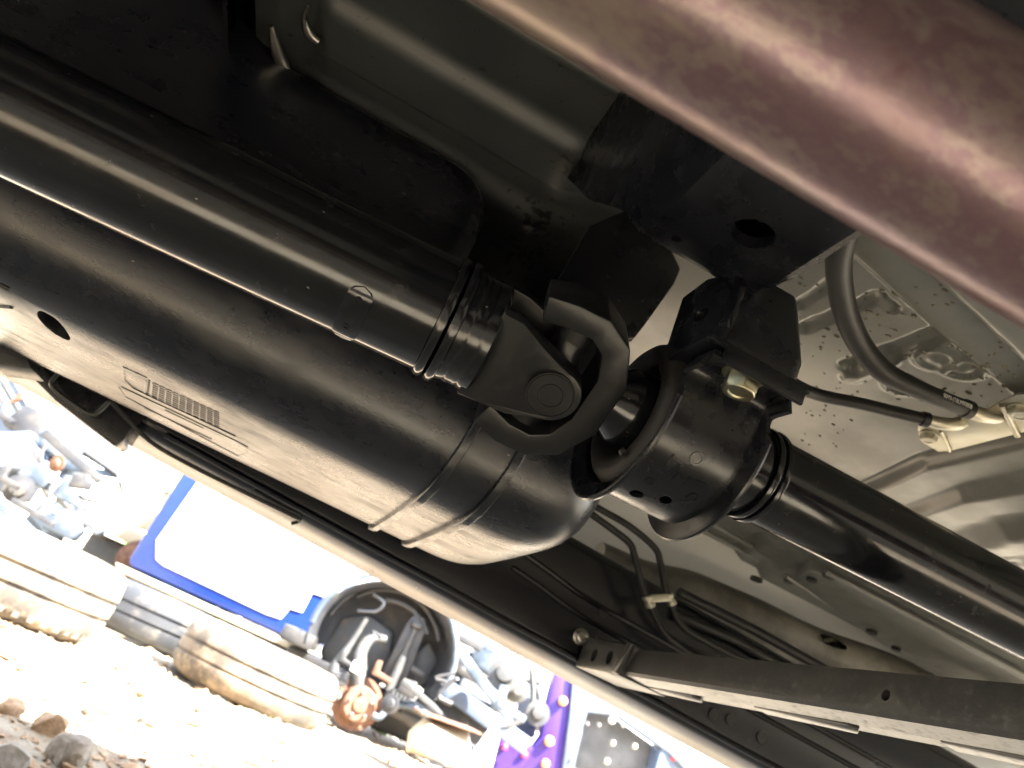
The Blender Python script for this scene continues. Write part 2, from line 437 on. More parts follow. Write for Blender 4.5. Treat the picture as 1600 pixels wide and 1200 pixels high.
# ------------------------------------------------------------------ truck body (shell and floor)
FZ = .85
body = thing('truck_body', 'beige painted floor of the truck cab seen from underneath, with pressed beads', 'truck body', (0, .43, .55))
BEADS = []   # (a, b, half width, depth)  positive depth hangs down
def fl(*q): p = aZ(*q, FZ); return (p.x, p.y)
BEADS += [(fl(1255, 512), fl(1372, 462), .007, -.006), (fl(1372, 462), fl(1395, 480), .006, -.006),
          (fl(1330, 572), fl(1478, 518), .012, -.010), (fl(1300, 440), fl(1250, 475), .005, -.004),
          (fl(1330, 590), fl(1390, 560), .010, .005)]
RINGS = [(fl(1463, 560), .022), (fl(1505, 575), .022), (fl(1410, 603), .020)]
# the channel and beads at the far side
def far(q, z=.84): p = aZ(*q, z); return (p.x, p.y)
CH_A, CH_B = far((1235, 905), .80), far((1590, 1135), .80)
def floor_z(x, y):
    z = FZ
    for a, b, w, d in BEADS:
        z -= d * (1 - sstep(w * .70, w * 1.15, segd((x, y), a, b)))
    for c, r in RINGS:
        dd = math.hypot(x - c[0], y - c[1])
        z -= .0035 * math.exp(-((dd - r * .8) / .0035) ** 2) + .004 * math.exp(-(dd / .006) ** 2)
    # broad swell
    z += .0018 * math.sin(x * 16 + y * 9) * sstep(.9, .5, y)
    # seam and steps across the cab (along Y), near X = .5
    s = x - .600 - .24 * max(0, y - .70)
    z -= .012 * sstep(.0, .008, s) + .014 * sstep(.05, .068, s) + .016 * sstep(.115, .14, s) * sstep(1.15, 1.0, y)
    z += .004 * math.exp(-((s + .004) / .004) ** 2)
    if s > .14 and y < 1.05:
        for k in range(4):
            z += .008 * math.exp(-((s - .19 - .035 * k) / .008) ** 4) * (1 if abs(y - .74) < .06 else 0)
    # raised side member beside the exhaust
    y0 = .466 + .198 * (x - .295)
    z -= .018 * sstep(y0 + .012, y0 - .008, y) + .035 * sstep(y0 - .045, y0 - .075, y)
    z -= .05 * sstep(1.28, 1.36, y)
    return z
ys = graded([(.24, .42, .008), (.42, .95, .003), (.95, 1.5, .010)]); xs = graded([(.186, .70, .003), (.70, 1.9, .012)])
fo = MB().grid(xs, ys, lambda x, y: (x, y, floor_z(x, y))).build('floor_pan', 'floor_paint', body, ang=180)
# rest of the floor above the tank and behind the camera
MB().box((-2.2, -.40, .955), (.180, 1.28, .97)).build('floor_sheet', 'black_paint', body)
MB().box((.184, -.40, .90), (2.6, .26, .915)).build('tunnel_side', 'floor_paint', body)
# outer shell: profile in (Y,Z) swept along X
prof = [(-.40, .62), (-.44, .60), (-.47, .66), (-.50, .80), (-.50, 1.05), (-.42, 1.2), (-.22, 1.72), (-.1, 1.78), (1.06, 1.80), (1.17, 1.74), (1.30, 1.2), (1.36, 1.05), (1.37, .85), (1.35, .70), (1.32, .62), (1.30, .63), (1.30, .96), (-.40, .96)]
MB().prism(prof, (0, 0, 0), (0, 1, 0), (0, 0, 1), (1, 0, 0), -2.25, 2.65).build('body_shell', 'white_paint', body, bevel=.01)
# inner sill member: a long rounded hat section with an oval hole
sp0, sp1 = aY(1040, 920, 1.20), aY(1440, 1090, 1.20)
sd_ = (sp1 - sp0).normalized(); su = (V(0, -.55, 1) - sd_ * V(0, -.55, 1).dot(sd_)).normalized(); sn = sd_.cross(su)
rings = []
L_ = (sp1 - sp0).length
for k in range(60):
    t = -.25 + 2.2 * k / 59; c = sp0 + sd_ * (L_ * t)
    w = 1 + .10 * math.sin(t * 9) * sstep(.2, .5, t) - .35 * sstep(.10, -.12, t)
    rings.append([c + su * (.046 * w * math.copysign(abs(math.cos(a)) ** .7, math.cos(a))) + sn * (.040 * w * math.copysign(abs(math.sin(a)) ** .7, math.sin(a))) for a in (2 * math.pi * q / 20 for q in range(20))])
so = MB().loft(rings).build('sill_member', 'sill_paint', body, ang=60)
hcn = sp0 + sd_ * (L_ * .60) + su * .030
vd = (CAM - hcn).normalized()
cut(so, [MB().prism([(.034 * math.cos(2 * math.pi * q / 20), .010 * math.sin(2 * math.pi * q / 20)) for q in range(20)], hcn, sd_, sd_.cross(vd), vd, -.03, .09).build('cutter', 'sill_paint')])
MB().sweep([hcn + sd_ * x + su * z - vd * .018 for x, z in ((-.04, .004), (-.02, -.006), (.0, .004), (.02, -.006), (.035, .002))], .006, 10, smooth=4).build('spring_clip', 'zinc', body)
# channel running beside it
chp = [aZ(x, y, .80) for x, y in ((1242, 908), (1265, 893), (1320, 912), (1470, 990), (1600, 1062), (1760, 1150), (1760, 1240), (1590, 1150), (1430, 1045), (1330, 975))]
MB().prism([(p.x, p.y) for p in chp], (0, 0, .80), (1, 0, 0), (0, 1, 0), (0, 0, 1), 0, .035).build('floor_channel', 'floor_paint', body, bevel=.006)
for q0, q1, z in (((1228, 900), (1700, 1215), .806), ((1105, 815), (1240, 890), .84), ((1085, 822), (1215, 892), .84), ((1290, 893), (1640, 1075), .797)):
    a, b = aZ(*q0, z), aZ(*q1, z); MB().sweep([a.lerp(b, k / 6) for k in range(7)], .0045, 8).build('floor_bead', 'floor_paint', body)
# access holes in the far floor: rubber plugs
for q, r in (((1182, 905), .011), ((1295, 900), .010), ((1232, 908), .009), ((1268, 906), .009), ((1362, 988), .010), ((1400, 1014), .008)):
    z = floor_z(*aZ(*q, .83).xy); p = aZ(*q, z if q[0] < 1240 else .797)
    MB().lathe((p.x, p.y, p.z - .003), (0, 0, 1), [(0, r * .9), (0, r), (.006, r)], 20).build('rubber_plug', 'rubber', body)
# slots pressed through the floor step
# water droplets clinging to the floor
db = MB(); rnd = random.Random(12)
for i in range(330):
    q = (rnd.uniform(1250, 1600), rnd.uniform(395, 700)); 
    if 1380 < q[0] and q[1] > 640: continue
    p = aZ(*q, FZ); r = rnd.uniform(.0007, .0017) * (1.6 if rnd.random() < .08 else 1); z = floor_z(p.x, p.y)
    if nz3(p.x * 14, p.y * 14, 2) < -.12: continue
    k = 1 + rnd.random() * 1.2; n = 8; vs = []
    for h, w in ((-.0002, 1), (.45, .85), (.8, .45)):
        for a in range(n):
            t = 2 * math.pi * a / n; vs.append((p.x + math.cos(t) * r * w * k, p.y + math.sin(t) * r * w, z - h * r))
    vs.append((p.x, p.y, z - r * .95)); fs = []
    for j in range(2):
        for a in range(n): fs.append((j * n + a, j * n + (a + 1) % n, (j + 1) * n + (a + 1) % n, (j + 1) * n + a))
    for a in range(n): fs.append((2 * n + a, 2 * n + (a + 1) % n, 3 * n))
    fs.append(tuple(range(n))[::-1])
    db.add(vs, fs)
d = db.build('water_drops', 'water', body, ang=180); d['kind'] = 'stuff'

# ------------------------------------------------------------------ pressed ribbed panel above the front shaft
PX = .095
def panel_z(x, y):
    x = x - PX
    fx = sstep(-.300, -.270, x) * sstep(-.005, -.055, x)
    z = .835
    z -= .014 * sstep(.500, .520, y) * fx              # lit slope of the first bead
    z += .006 * sstep(.567, .575, y) * fx              # narrow groove
    z -= .018 * sstep(.597, .625, y) * (.4 + .6 * fx)
    z -= .05 * sstep(.64, .72, y)
    z += .010 * sstep(.445, .437, y) * fx - .022 * sstep(.41, .395, y)
    z -= .02 * sstep(-.285, -.315, x)
    return z
pt = thing('tunnel_panel', 'dark dusty ribbed floor panel above the front drive shaft with flaked corners', 'floor panel', (-.05, .5, .8))
MB().grid(lin(-.335 + PX, .07 + PX, 130), lin(.22, .78, 170), lambda x, y: (x, y, panel_z(x, y))).build('pressed_sheet', 'panel_dust', pt, ang=180)
# rolled end of the panel (bright curved lip at the upper left)
pe = [V(-.335 + PX, y, panel_z(-.335 + PX, y)) for y in lin(.22, .78, 40)]
MB().loft([[V(p.x, p.y, p.z) for p in pe], [V(p.x - .012, p.y, p.z + .012) for p in pe], [V(p.x - .016, p.y, p.z + .06) for p in pe], [V(p.x - .016, p.y, p.z + .12) for p in pe]], cap=False).build('rolled_edge', 'black_paint', pt, ang=180)
lp = [aZ(x, y, .80) for x, y in ((424, 40), (430, 70), (440, 98), (456, 120))]
MB().sweep(lp, [.002, .005, .006, .003], 10, smooth=4).build('glint_lip', 'bare_steel', pt)  # bright steel strip added to imitate the glint on this edge
lp = [aZ(x, y, .815) for x, y in ((482, 10), (476, 30), (483, 52), (498, 66))]
MB().sweep(lp, [.001, .002, .004, .003], 10, smooth=4).build('glint_lip', 'bare_steel', pt)  # second strip imitating a glint
# slot-shaped bead near the crossmember
a, b = aZ(934, 312, .83), aZ(1008, 250, .83)
MB().sweep([V(a.x, a.y, panel_z(a.x, a.y) - .001), V(b.x, b.y, panel_z(b.x, b.y) - .001)], .004, 10).build('bead', 'panel_dust', pt)

# ------------------------------------------------------------------ upper crossmember with the large hole
cm = thing('cross_member', 'black steel crossmember plate with a large round hole above the bearing hanger', 'cross member', (.15, .1, .70))
cp = [(.052, .836), (.060, .805), (.068, .755), (.080, .686), (.092, .672), (.170, .672), (.1775, .678), (.180, .86), (.174, .86), (.1715, .680), (.095, .680), (.085, .691), (.074, .757), (.066, .807), (.058, .838)]
rings = []
for y, dz in [(-.38, 0), (.0, 0), (.2, 0), (.31, 0), (.338, .0), (.362, .003), (.374, .009), (.382, .022)]:
    rings.append([V(x if x < .11 or dz == 0 else x - dz * .6, y + (1.15 * (z - .68) * sstep(.30, .382, y) if x < .09 and z > .68 else 0), z + (dz if z < .70 else 0)) for x, z in cp])
pl = MB().loft(rings).build('plate', 'black_paint', cm, bevel=0, ang=40)
h1 = aZ(1176, 366, .672); h2 = aZ(1055, 377, .672); h3 = aZ(1155, 444, .672)
cut(pl, [MB().lathe((h.x, h.y, .66), (0, 0, 1), [(0, r), (.03, r)], 40).build('cutter', 'black_paint') for h, r in ((h1, .0122), (h2, .0033), (h3, .0038))])
MB().prism([(-.3, .715), (.36, .715), (.384, .705), (.384, .711), (.36, .721), (-.3, .721)], (0, 0, 0), (0, 1, 0), (0, 0, 1), (1, 0, 0), .090, .170).build('closing_plate', 'black_paint', cm)
# drop web beyond the shaft, down towards the far rail
web = [aY(x, y, .56) for x, y in ((832, 508), (868, 444), (922, 352), (985, 325), (1040, 370), (1064, 420), (1054, 443), (1010, 505), (992, 528), (975, 532), (930, 515), (880, 512))]
MB().prism([(p.x, p.z) for p in web], (0, .56, 0), (1, 0, 0), (0, 0, 1), (0, 1, 0), 0, .006).build('drop_web', 'black_paint', cm, bevel=.0015)
wl = [aY(x, y, .56) for x, y in ((930, 500), (975, 530), (992, 528), (1010, 505), (1054, 443))]
MB().loft([[p + V(0, .006, -.001), p + V(0, .30, .05), p + V(.001, .30, .056), p + V(.001, .006, .003)] for p in wl]).build('web_flange', 'black_paint', cm)

# ------------------------------------------------------------------ hanger for the centre bearing
hg = thing('bearing_hanger', 'black welded box bracket hanging under the crossmember above the bolt', 'bracket', (.17, .39, .62))
hp = [(.150, .388), (.160, .358), (.209, .358), (.216, .365), (.214, .42), (.150, .42)]
rings = [[V(x, y, z) for x, y in hp] for z in (.6305, .640, .650)]
rings.append([V(x - .012 * (x > .18), y + .004, .690) for x, y in hp])
ho = MB().loft(rings).build('box', 'black_paint', hg, bevel=.002)
p = aX(1097, 494, .153)
cut(ho, [MB().lathe(V(.140, p.y, p.z), (1, -.1, 0), [(0, .0052), (.035, .0052)], 20).build('cutter', 'black_paint')])
MB().box((.147, .352, .6265), (.219, .425, .6303)).build('foot_plate', 'black_paint', hg, bevel=.0012)
# weld beads
wb = []
for k in range(9):
    t = k / 8; wb.append(V(.1595 - .010 * t, .3575 + .031 * t, .6312 + .0015 * math.sin(k * 2.1)))
MB().sweep(wb, [.0022 + .0007 * math.sin(k * 1.7) for k in range(9)], 8, smooth=3).build('weld_bead', 'black_paint', hg)
wb = [V(.160 + .0005 * (k % 2), .3578, .672 - k * .006) for k in range(6)]
MB().sweep(wb, [.0019 + .0006 * math.sin(k * 2.3) for k in range(6)], 8, smooth=3).build('weld_bead', 'black_paint', hg)

# ------------------------------------------------------------------ front propeller shaft
AY, AZ_ = .43, .598
J = V(.096, AY, AZ_)
XA = V(1, 0, .050).normalized()             # the shafts rise slightly to the rear
TH = R(47)
PN = V(0, -math.cos(TH), -math.sin(TH))      # pin of the front fork, towards the camera and down
PM = V(0, -math.sin(TH), math.cos(TH))       # pin of the rear fork
JC = J - V(1, 0, .05).normalized() * .008   # centre of the cross
fs_ = thing('drive_shaft', 'glossy black front drive shaft tube with fork, upper left to centre', 'drive shaft', (-.5, AY, AZ_ - .04))
R1 = .0372
def ax(s): return J + XA * s             # s is measured from the joint
XR = V(1, .075, .047).normalized()          # the rear shaft leaves the joint at a small angle
YR = V(-.075, 1, 0).normalized()
def ax2(s): return J + XR * s
MB().lathe(ax(-1.5), XA, [(0, R1 * .98), (.002, R1), (1.415, R1), (1.417, R1 * .99)], 96).build('tube', 'shaft_paint', fs_)
for x, r in ((-.0860, .0396), (-.0785, .0400)):
    MB().lathe(ax(x), XA, [(-.0036, r - .0034), (-.0026, r - .0009), (-.001, r), (.001, r), (.0026, r - .0009), (.0036, r - .0034)], 96).build('weld_ring', 'shaft_paint', fs_)
sl = [(x - .031, r) for x, r in ((-.050, .036), (-.047, .0368), (-.040, .0362), (-.0385, .0355), (-.037, .0362), (-.034, .0355), (-.0325, .036), (-.030, .0354), (-.0285, .0362), (-.0265, .0366), (-.0235, .0366), (-.022, .0352), (-.020, .030), (-.018, .012))]
MB().lathe(ax(0), XA, sl, 96).build('sleeve', 'shaft_paint', fs_)
def ear(sgn):
    n = PN * sgn; t = PM
    jx = 0.
    poly = [(-.048, -.033), (-.034, -.0320), (-.018, -.0262)]
    for k in range(13):
        a = -math.pi / 2 * .93 + math.pi * .93 * k / 12
        poly.append((jx + .0185 * math.cos(a), .0190 * math.sin(a)))
    poly += [(-.018, .0262), (-.034, .0320), (-.048, .033)]
    mb = MB()
    N_ = len(poly)
    # three layers: inner, mid, outer, the root swept back so that the shoulder slopes
    lay = []
    for d, sc in ((.019, .97), (.031, 1.), (.0365, .93)):
        ring = []
        for x, y in poly:
            xx = x; dd = d
            if x < -.030: dd = d * (.70 if d > .03 else .85)
            ring.append(JC + XA * xx + t * (y * sc) + n * dd)
        lay.append(ring)
    mb.loft(lay)
    return mb
for s in (1, -1):
    o = ear(s).build('fork_ear', 'yoke_cast', fs_, bevel=.0012, ang=30)
    c0 = JC + PN * s * .0358
    MB().lathe(c0, PN * s, [(0, .0150), (.0009, .0149), (.0009, .0143), (.0003, .0141), (.0003, .0137), (.0007, .0135), (.0007, .0080), (.0003, .0078), (.0003, .0073), (.0007, .0071), (.0007, .0005)], 48).build('bearing_cap', 'yoke_cast', o)
# balance weight
p = aY(541, 517, .405)
bx = (p - J).dot(XA); wc = ax(bx); a0 = math.atan2(p.z - wc.z, p.y - wc.y)
mbw = MB(); us = lin(-.0075, .0075, 12); n = 22
def wv(u, v, r):  # u along X, v arc length
    a = a0 + v / R1; return ax(bx + u) + V(0, r * math.cos(a), r * math.sin(a))
top = []; L_ = .0125
for k in range(n + 1):
    v = -L_ - .0075 + (2 * L_ + .015) * k / n
    e = max(abs(v) - L_, 0) / .0075; w = .0075 * math.sqrt(max(0, 1 - min(e, 1) ** 2)) + .0002
    top.append((w, v))
vs = []; fs = []
for w, v in top:
    for u, r in ((-w, R1 - .001), (-w, R1 + .0026), (-w * .90, R1 + .0031), (w * .90, R1 + .0031), (w, R1 + .0026), (w, R1 - .001)): vs.append(wv(u, v, r))
for k in range(n):
    for j in range(5): fs.append((k * 6 + j, k * 6 + j + 1, (k + 1) * 6 + j + 1, (k + 1) * 6 + j))
bo = mbw.add(vs, fs).build('balance_weight', 'shaft_paint', fs_, ang=40)
for v in (-.0125, .006):
    c = wv(0, v, R1 + .0029); nn = (c - ax(bx)).normalized()
    MB().lathe(c, nn, [(0, .0024), (.0008, .0022), (.0008, .0013), (.0002, .0011), (.0002, .0002)], 20).build('rivet', 'shaft_paint', bo)

# ------------------------------------------------------------------ rear propeller shaft with its fork and cross
rs_ = thing('drive_shaft', 'glossy black rear drive shaft with C-shaped fork, centre to right edge', 'drive shaft', (.5, AY, AZ_ - .04))
cpth = [(-.027, .0405), (-.010, .0450), (.008, .0455), (.023, .037), (.0325, .017), (.0325, -.017), (.023, -.037), (.008, -.0455), (-.010, -.0450), (-.027, -.0405)]
P2 = []
for i in range(len(cpth) - 1):
    P2.append(cpth[i])
P2.append(cpth[-1])
hw = []; tk = []
for x, y in P2:
    e = abs(y) / .0445
    hw.append(.0225 - .005 * sstep(-.005, -.03, x)); tk.append(.0160 + .005 * max(0., 1 - e))
MB().ribbon(P2, XA, PM, PN, JC, hw, tk).build('fork', 'yoke_cast', rs_, bevel=.0014, ang=35)
for s in (1, -1):
    MB().lathe(JC + PM * s * .026, PM * s, [(0, .0125), (.012, .0125), (.013, .0135), (.016, .0135)], 32).build('bearing_cup', 'yoke_cast', rs_)
crx = MB()
for d in (PM, PN):
    crx.lathe(JC - d * .030, d, [(0, .010), (.012, .0105), (.016, .0125), (.044, .0125), (.048, .0105), (.060, .010)], 28)
crx.build('joint_cross', 'yoke_cast', rs_)
MB().lathe(ax2(0), XR, [(.022, .0185), (.034, .0200), (.042, .0255), (.048, .0265), (.066, .0265), (.072, .020), (.100, .020), (.106, .0285), (.110, .0300), (.146, .0300), (.149, .0296)], 64).build('stub', 'shaft_paint', rs_)
for x, r in ((.1500, .0338), (.1565, .0342)):
    MB().lathe(ax2(x), XR, [(-.0034, r - .0035), (-.002, r - .0006), (0, r), (.002, r - .0006), (.0034, r - .0035)], 80).build('weld_ring', 'shaft_paint', rs_)
R2 = .0308
MB().lathe(ax2(.155), XR, [(0, R2 * .97), (.004, R2), (1.3, R2), (1.302, R2 * .9)], 96).build('tube', 'shaft_paint', rs_)

# ------------------------------------------------------------------ centre bearing: strap bracket, rubber ring, bolt
cb = thing('center_bearing', 'black stamped strap bracket carrying the shaft bearing, with gold bolt', 'bearing bracket', (.18, AY, .54))
S0, S1 = .054, .110
RB, RF = .0545, .0645
BC = ax2((S0 + S1) / 2)
EARZ = .6238 - BC.z
def strap_path(r, zz=EARZ, ear_y=.024):
    """in (Y,Z) about the axis: near ear, down round the bearing, far ear"""
    pts = [(-r - ear_y, zz), (-r - .010, zz), (-r - .004, zz - .002), (-r - .001, zz - .006), (-r, zz - .011)]
    for k in range(1, 32):
        a = math.pi + math.pi * k / 32; pts.append((r * math.cos(a), r * math.sin(a)))
    pts += [(r, zz - .011), (r + .001, zz - .006), (r + .004, zz - .002), (r + .010, zz), (r + ear_y, zz)]
    return pts
EY, EZ = YR, V(0, 0, 1)
def bc(xx, aa, r):      # a point on the strap: along the axis from its middle, angle, radius
    return BC + XR * xx + (YR * math.cos(R(aa)) + EZ * math.sin(R(aa))) * r
st = MB().ribbon(strap_path(RB), EY, EZ, XR, BC, (S1 - S0) / 2, .0032).build('strap', 'black_paint', cb, ang=40)
cuts = []
for xx, aa, rr in ((-.012, 257, .0046), (.004, 249, .0040)):
    cuts.append(MB().lathe(bc(xx, aa, RB - .008), (YR * math.cos(R(aa)) + EZ * math.sin(R(aa))), [(0, rr), (.016, rr)], 20).build('cutter', 'black_paint'))
cut(st, cuts)
# turned-out rims front and back
def rim(sx, d):
    inner = strap_path(RB - .0016); outer = strap_path(RF)
    n = len(inner); mb = MB(); vs = []; fs = []
    for i in range(n):
        yi, zi = inner[i]; yo, zo = outer[i]
        if i < 5 or i > n - 6:
            k = .0105; yo, zo = yi, zi
            zo = zi - k if (i < 2 or i > n - 3) else zi - k * .9
            if 2 <= i < 5: yo = yi - .007 * (i - 1) / 3 * 1.2
            if n - 6 < i <= n - 3: yo = yi + .007 * (n - 2 - i) / 3 * 1.2
        for xx in (sx - .0016, sx + .0016):
            vs.append(BC + XR * (xx + d * .004) + YR * yo + EZ * zo); vs.append(BC + XR * xx + YR * yi + EZ * zi)
    for i in range(n - 1):
        a = i * 4; b = a + 4
        fs += [(a, b, b + 1, a + 1), (a + 2, a + 3, b + 3, b + 2), (a, a + 2, b + 2, b), (a + 1, b + 1, b + 3, a + 3)]
    fs += [(0, 1, 3, 2), ((n - 1) * 4, (n - 1) * 4 + 2, (n - 1) * 4 + 3, (n - 1) * 4 + 1)]
    return mb.add(vs, fs)
rim((S0 - S1) / 2, -1).build('rim', 'black_paint', cb, ang=50)
rim((S1 - S0) / 2, 1).build('rim', 'black_paint', cb, ang=50)
for sx, d in (((S0 - S1) / 2, -1), ((S1 - S0) / 2, 1)):
    MB().sweep([BC + XR * (sx + d * .0045) + YR * y + EZ * z for y, z in strap_path(RF)[5:-5]], .0020, 8).build('rolled_lip', 'black_paint', cb)
# near ear: downturned front edge
EYN = AY - RB - .0242
MB().box((BC.x - .019, EYN - .0032, .6150), (BC.x + .036, EYN - .0002, .6258)).build('ear_lip', 'black_paint', cb, bevel=.0008)
MB().box((BC.x + .029, EYN, .6215), (BC.x + .036, AY - RB + .006, .6256)).build('ear_plate', 'black_paint', cb, bevel=.001)
# embossed marks on the strap
for xx, aa, rr in ((.000, 212, .0046), (-.014, 240, .0034), (.015, 236, .0034)):
    MB().lathe(bc(xx, aa, RB + .0012), (YR * math.cos(R(aa)) + EZ * math.sin(R(aa))), [(0, rr), (.0010, rr * .95), (.0010, rr * .7), (.0005, rr * .65), (.0005, .0003)], 24).build('emboss', 'black_paint', cb)
def mark(pts, w=.0006):
    MB().sweep([bc(xx, aa, RB + .0017) for xx, aa in pts], w, 6).build('emboss', 'black_paint', cb)
mark([(-.004, 232), (-.004, 225), (.004, 231), (.004, 224)])
mark([(.009, 224), (.015, 224)]); mark([(-.014, 226), (-.014, 216)]); mark([(.011, 244), (.016, 240), (.011, 238)])
# bolt
bq = aZ(1157, 603, .614); bc0 = V(bq.x, bq.y, .6222)
bl = MB()
hexp = [(.0108 * math.cos(R(60 * k + 12)), .0108 * math.sin(R(60 * k + 12))) for k in range(6)]
bl.prism(hexp, bc0, (1, 0, 0), (0, 1, 0), (0, 0, -1), .002, .0122, .95)
bl.lathe(bc0, (0, 0, -1), [(0, .0130), (.0018, .0130), (.0034, .0102)], 32)
bl.lathe(bc0, (0, 0, -1), [(.012, .0098), (.0136, .0090), (.0136, .0062), (.0118, .0054), (.0118, .0004)], 32)
bl.build('bolt', 'zinc_gold', cb, bevel=.0006)
# rubber ring
rp = [(.062 + .013 * math.cos(2 * math.pi * k / 16), .0405 + .0115 * math.sin(2 * math.pi * k / 16)) for k in range(16)]
MB().lathe(ax2(0), XR, rp, 80, closed=True).build('rubber_ring', 'rubber_brown', cb)
MB().lathe(ax2(0), XR, [(.062, .052), (.070, .036), (.095, .036), (.106, .052), (.102, .053), (.092, .041), (.072, .041), (.065, .053)], 64, closed=True).build('cushion', 'rubber_brown', cb)
c = ax2(.050) + V(0, math.cos(R(240)), math.sin(R(240))) * .042
MB().sweep([c, c + V(-.002, 0, -.002)], [.003, .0018], 8).build('rubber_nib', 'rubber_brown', cb)

# ------------------------------------------------------------------ fuel tank
tk_ = thing('fuel_tank', 'black plastic fuel tank below the front drive shaft, belly lit by the ground', 'fuel tank', (-.2, .65, .51))
lower = [(.545, .700), (.535, .66), (.530, .62), (.532, .585), (.538, .557), (.548, .540), (.563, .527), (.585, .5195), (.61, .5170), (.70, .5150), (.80, .5148), (.825, .5165), (.838, .528), (.845, .60), (.845, .700)]
TE, NL = .206, .095
def tank_ring(x):
    # the nose on the right closes like a rounded box
    xe = TE; t = max(0, (x - (xe - NL)) / NL)
    k = math.sqrt(max(0, 1 - min(t, 1) ** 3.2))
    cy, cz = .675, .612
    out = []
    wl = .012 * sstep(-.36, -.48, x)
    for y, z in lower:
        kk = k if z < .69 else max(k, .0)
        yy = cy + (y - cy) * (.45 + .55 * k); zz = cz + (z - cz) * (.35 + .65 * k)
        zz -= (.010 * math.exp(-((x + .42) / .06) ** 2)) * 0
        out.append(V(x, yy, zz + wl * 0))
    return out
xs = lin(-1.1, -.05, 70) + lin(-.045, TE - .02, 50) + [TE - d for d in (.016, .012, .008, .005, .0025, .0007, .0)]
to = MB().loft([tank_ring(x) for x in xs]).build('belly_shell', 'tank_plastic', tk_, ang=60)
hc = aZ(83, 512, .516)
cut_mb = MB()
ring = []
for k in range(20):
    a = 2 * math.pi * k / 20; ring.append((.0095 * math.cos(a) + (.002 if math.cos(a) > 0 else -.002), .024 * math.sin(a)))
cut_mb.prism(ring, V(hc.x, hc.y + .0, .49), (1, .0, 0), (0, 1, 0), (0, 0, 1), 0, .075)
cut(to, [cut_mb.build('cutter', 'tank_plastic')])
# upper shell
up_prof = [(.556, .62), (.558, .70), (.566, .77), (.575, .795), (.59, .808), (.62, .812), (.70, .812), (.735, .80), (.74, .62)]
def up_ring(x):
    xe = .010; t = max(0, (x - (xe - .05)) / .05); k = math.sqrt(max(0, 1 - min(t, 1) ** 2.2))
    return [V(x - .012 * (z - .70) * 0, .66 + (y - .66) * (.85 + .15 * k), .62 + (z - .62) * (.72 + .28 * k) + (.10 * sstep(-.19, -.42, x) if z > .75 else 0)) for y, z in up_prof]
MB().loft([up_ring(x) for x in lin(-1.1, -.042, 60) + [-.037, -.027, -.017, -.007, .0, .005, .008, .0095, .010]]).build('shoulder_shell', 'tank_plastic', tk_, ang=60)
# moulded ribs round the end of the tank
def tank_rib(x0, w, h, skew):
    pr = lower[2:13]; pp = []
    for i in range(len(pr) - 1):
        for k in range(4):
            t = k / 4; pp.append((pr[i][0] * (1 - t) + pr[i + 1][0] * t, pr[i][1] * (1 - t) + pr[i + 1][1] * t))
    pp.append(pr[-1]); rings = []
    for i, (y, z) in enumerate(pp):
        a = pp[max(i - 1, 0)]; b = pp[min(i + 1, len(pp) - 1)]
        d = Vector((b[0] - a[0], b[1] - a[1])).normalized(); nn = Vector((d.y, -d.x))
        if nn.dot(Vector((y - .64, z - .61))) < 0: nn = -nn
        xc = x0 + skew * (i / len(pp))
        k = tank_ring(xc); e = lambda hh: Vector((0, nn.x, nn.y)) * hh
        # scale of the ring at this station
        xe = TE; t = max(0, (xc - (xe - NL)) / NL); kk = math.sqrt(max(0, 1 - min(t, 1) ** 3.2))
        base = V(xc, .675 + (y - .675) * (.45 + .55 * kk), .612 + (z - .612) * (.35 + .65 * kk))
        rings.append([base + V(-w, 0, 0) + e(-.002), base + V(-w * .7, 0, 0) + e(h), base + V(w * .7, 0, 0) + e(h), base + V(w, 0, 0) + e(-.002)])
    return MB().loft(rings)
tank_rib(.076, .0045, .005, -.022).build('rib', 'tank_plastic', tk_, bevel=.0006, ang=50)
tank_rib(.116, .0045, .005, -.022).build('rib', 'tank_plastic', tk_, bevel=.0006, ang=50)
# embossed date grid and frames on the belly
def belly(q, off=.0):
    # hit the belly: iterate on z
    z = .505
    for _ in range(12):
        p = aZ(*q, z)
        y = p.y
        for i in range(3, len(lower) - 4):
            if lower[i][0] <= y <= lower[i + 1][0]:
                t = (y - lower[i][0]) / (lower[i + 1][0] - lower[i][0]); z = lower[i][1] * (1 - t) + lower[i + 1][1] * t; break
    p = aZ(*q, z); p.z -= off; return p
em = MB()
def eline(q, w=.0006): em.sweep([belly(x, .0002) for x in q], w, 6)
eline([(193, 573), (195, 593), (208, 606), (368, 681)]); eline([(193, 573), (230, 590)], .0004)
eline([(186, 605), (197, 620), (372, 712), (385, 708), (387, 698), (368, 688), (190, 604)], .0005)
eline([(226, 637), (331, 686)], .0005); eline([(258, 640), (318, 669)], .0004)
em.build('embossed_frame', 'tank_plastic', tk_)
for k in range(11):
    t = k / 10
    top = (233 + 106 * t, 594 + 48 * t); bot = (230 + 109 * t, 617 + 47 * t)
    gm = MB()
    for j in range(8):
        u = j / 7
        c = (top[0] * (1 - u) + bot[0] * u, top[1] * (1 - u) + bot[1] * u)
        if k == 0:
            gm.sweep([belly((c[0] - 1, c[1]), .0002), belly((c[0] + 1.5, c[1] + .7), .0002)], .0005, 5)
        else:
            gm.sweep([belly((c[0] - 4, c[1] - 1), .0002), belly((c[0] + 4, c[1] + 2.5), .0002)], .0003, 5)
    gm.sweep([belly((top[0] - 5, top[1]), .0002), belly((bot[0] - 5, bot[1]), .0002)], .0005, 5)
    gm.build('date_bar', 'tank_plastic', tk_)
for q in ([(0, 445), (14, 452)], [(0, 478), (18, 480)]): MB().sweep([belly(x, .0) for x in q], .0016, 6).build('emboss', 'rubber', tk_)

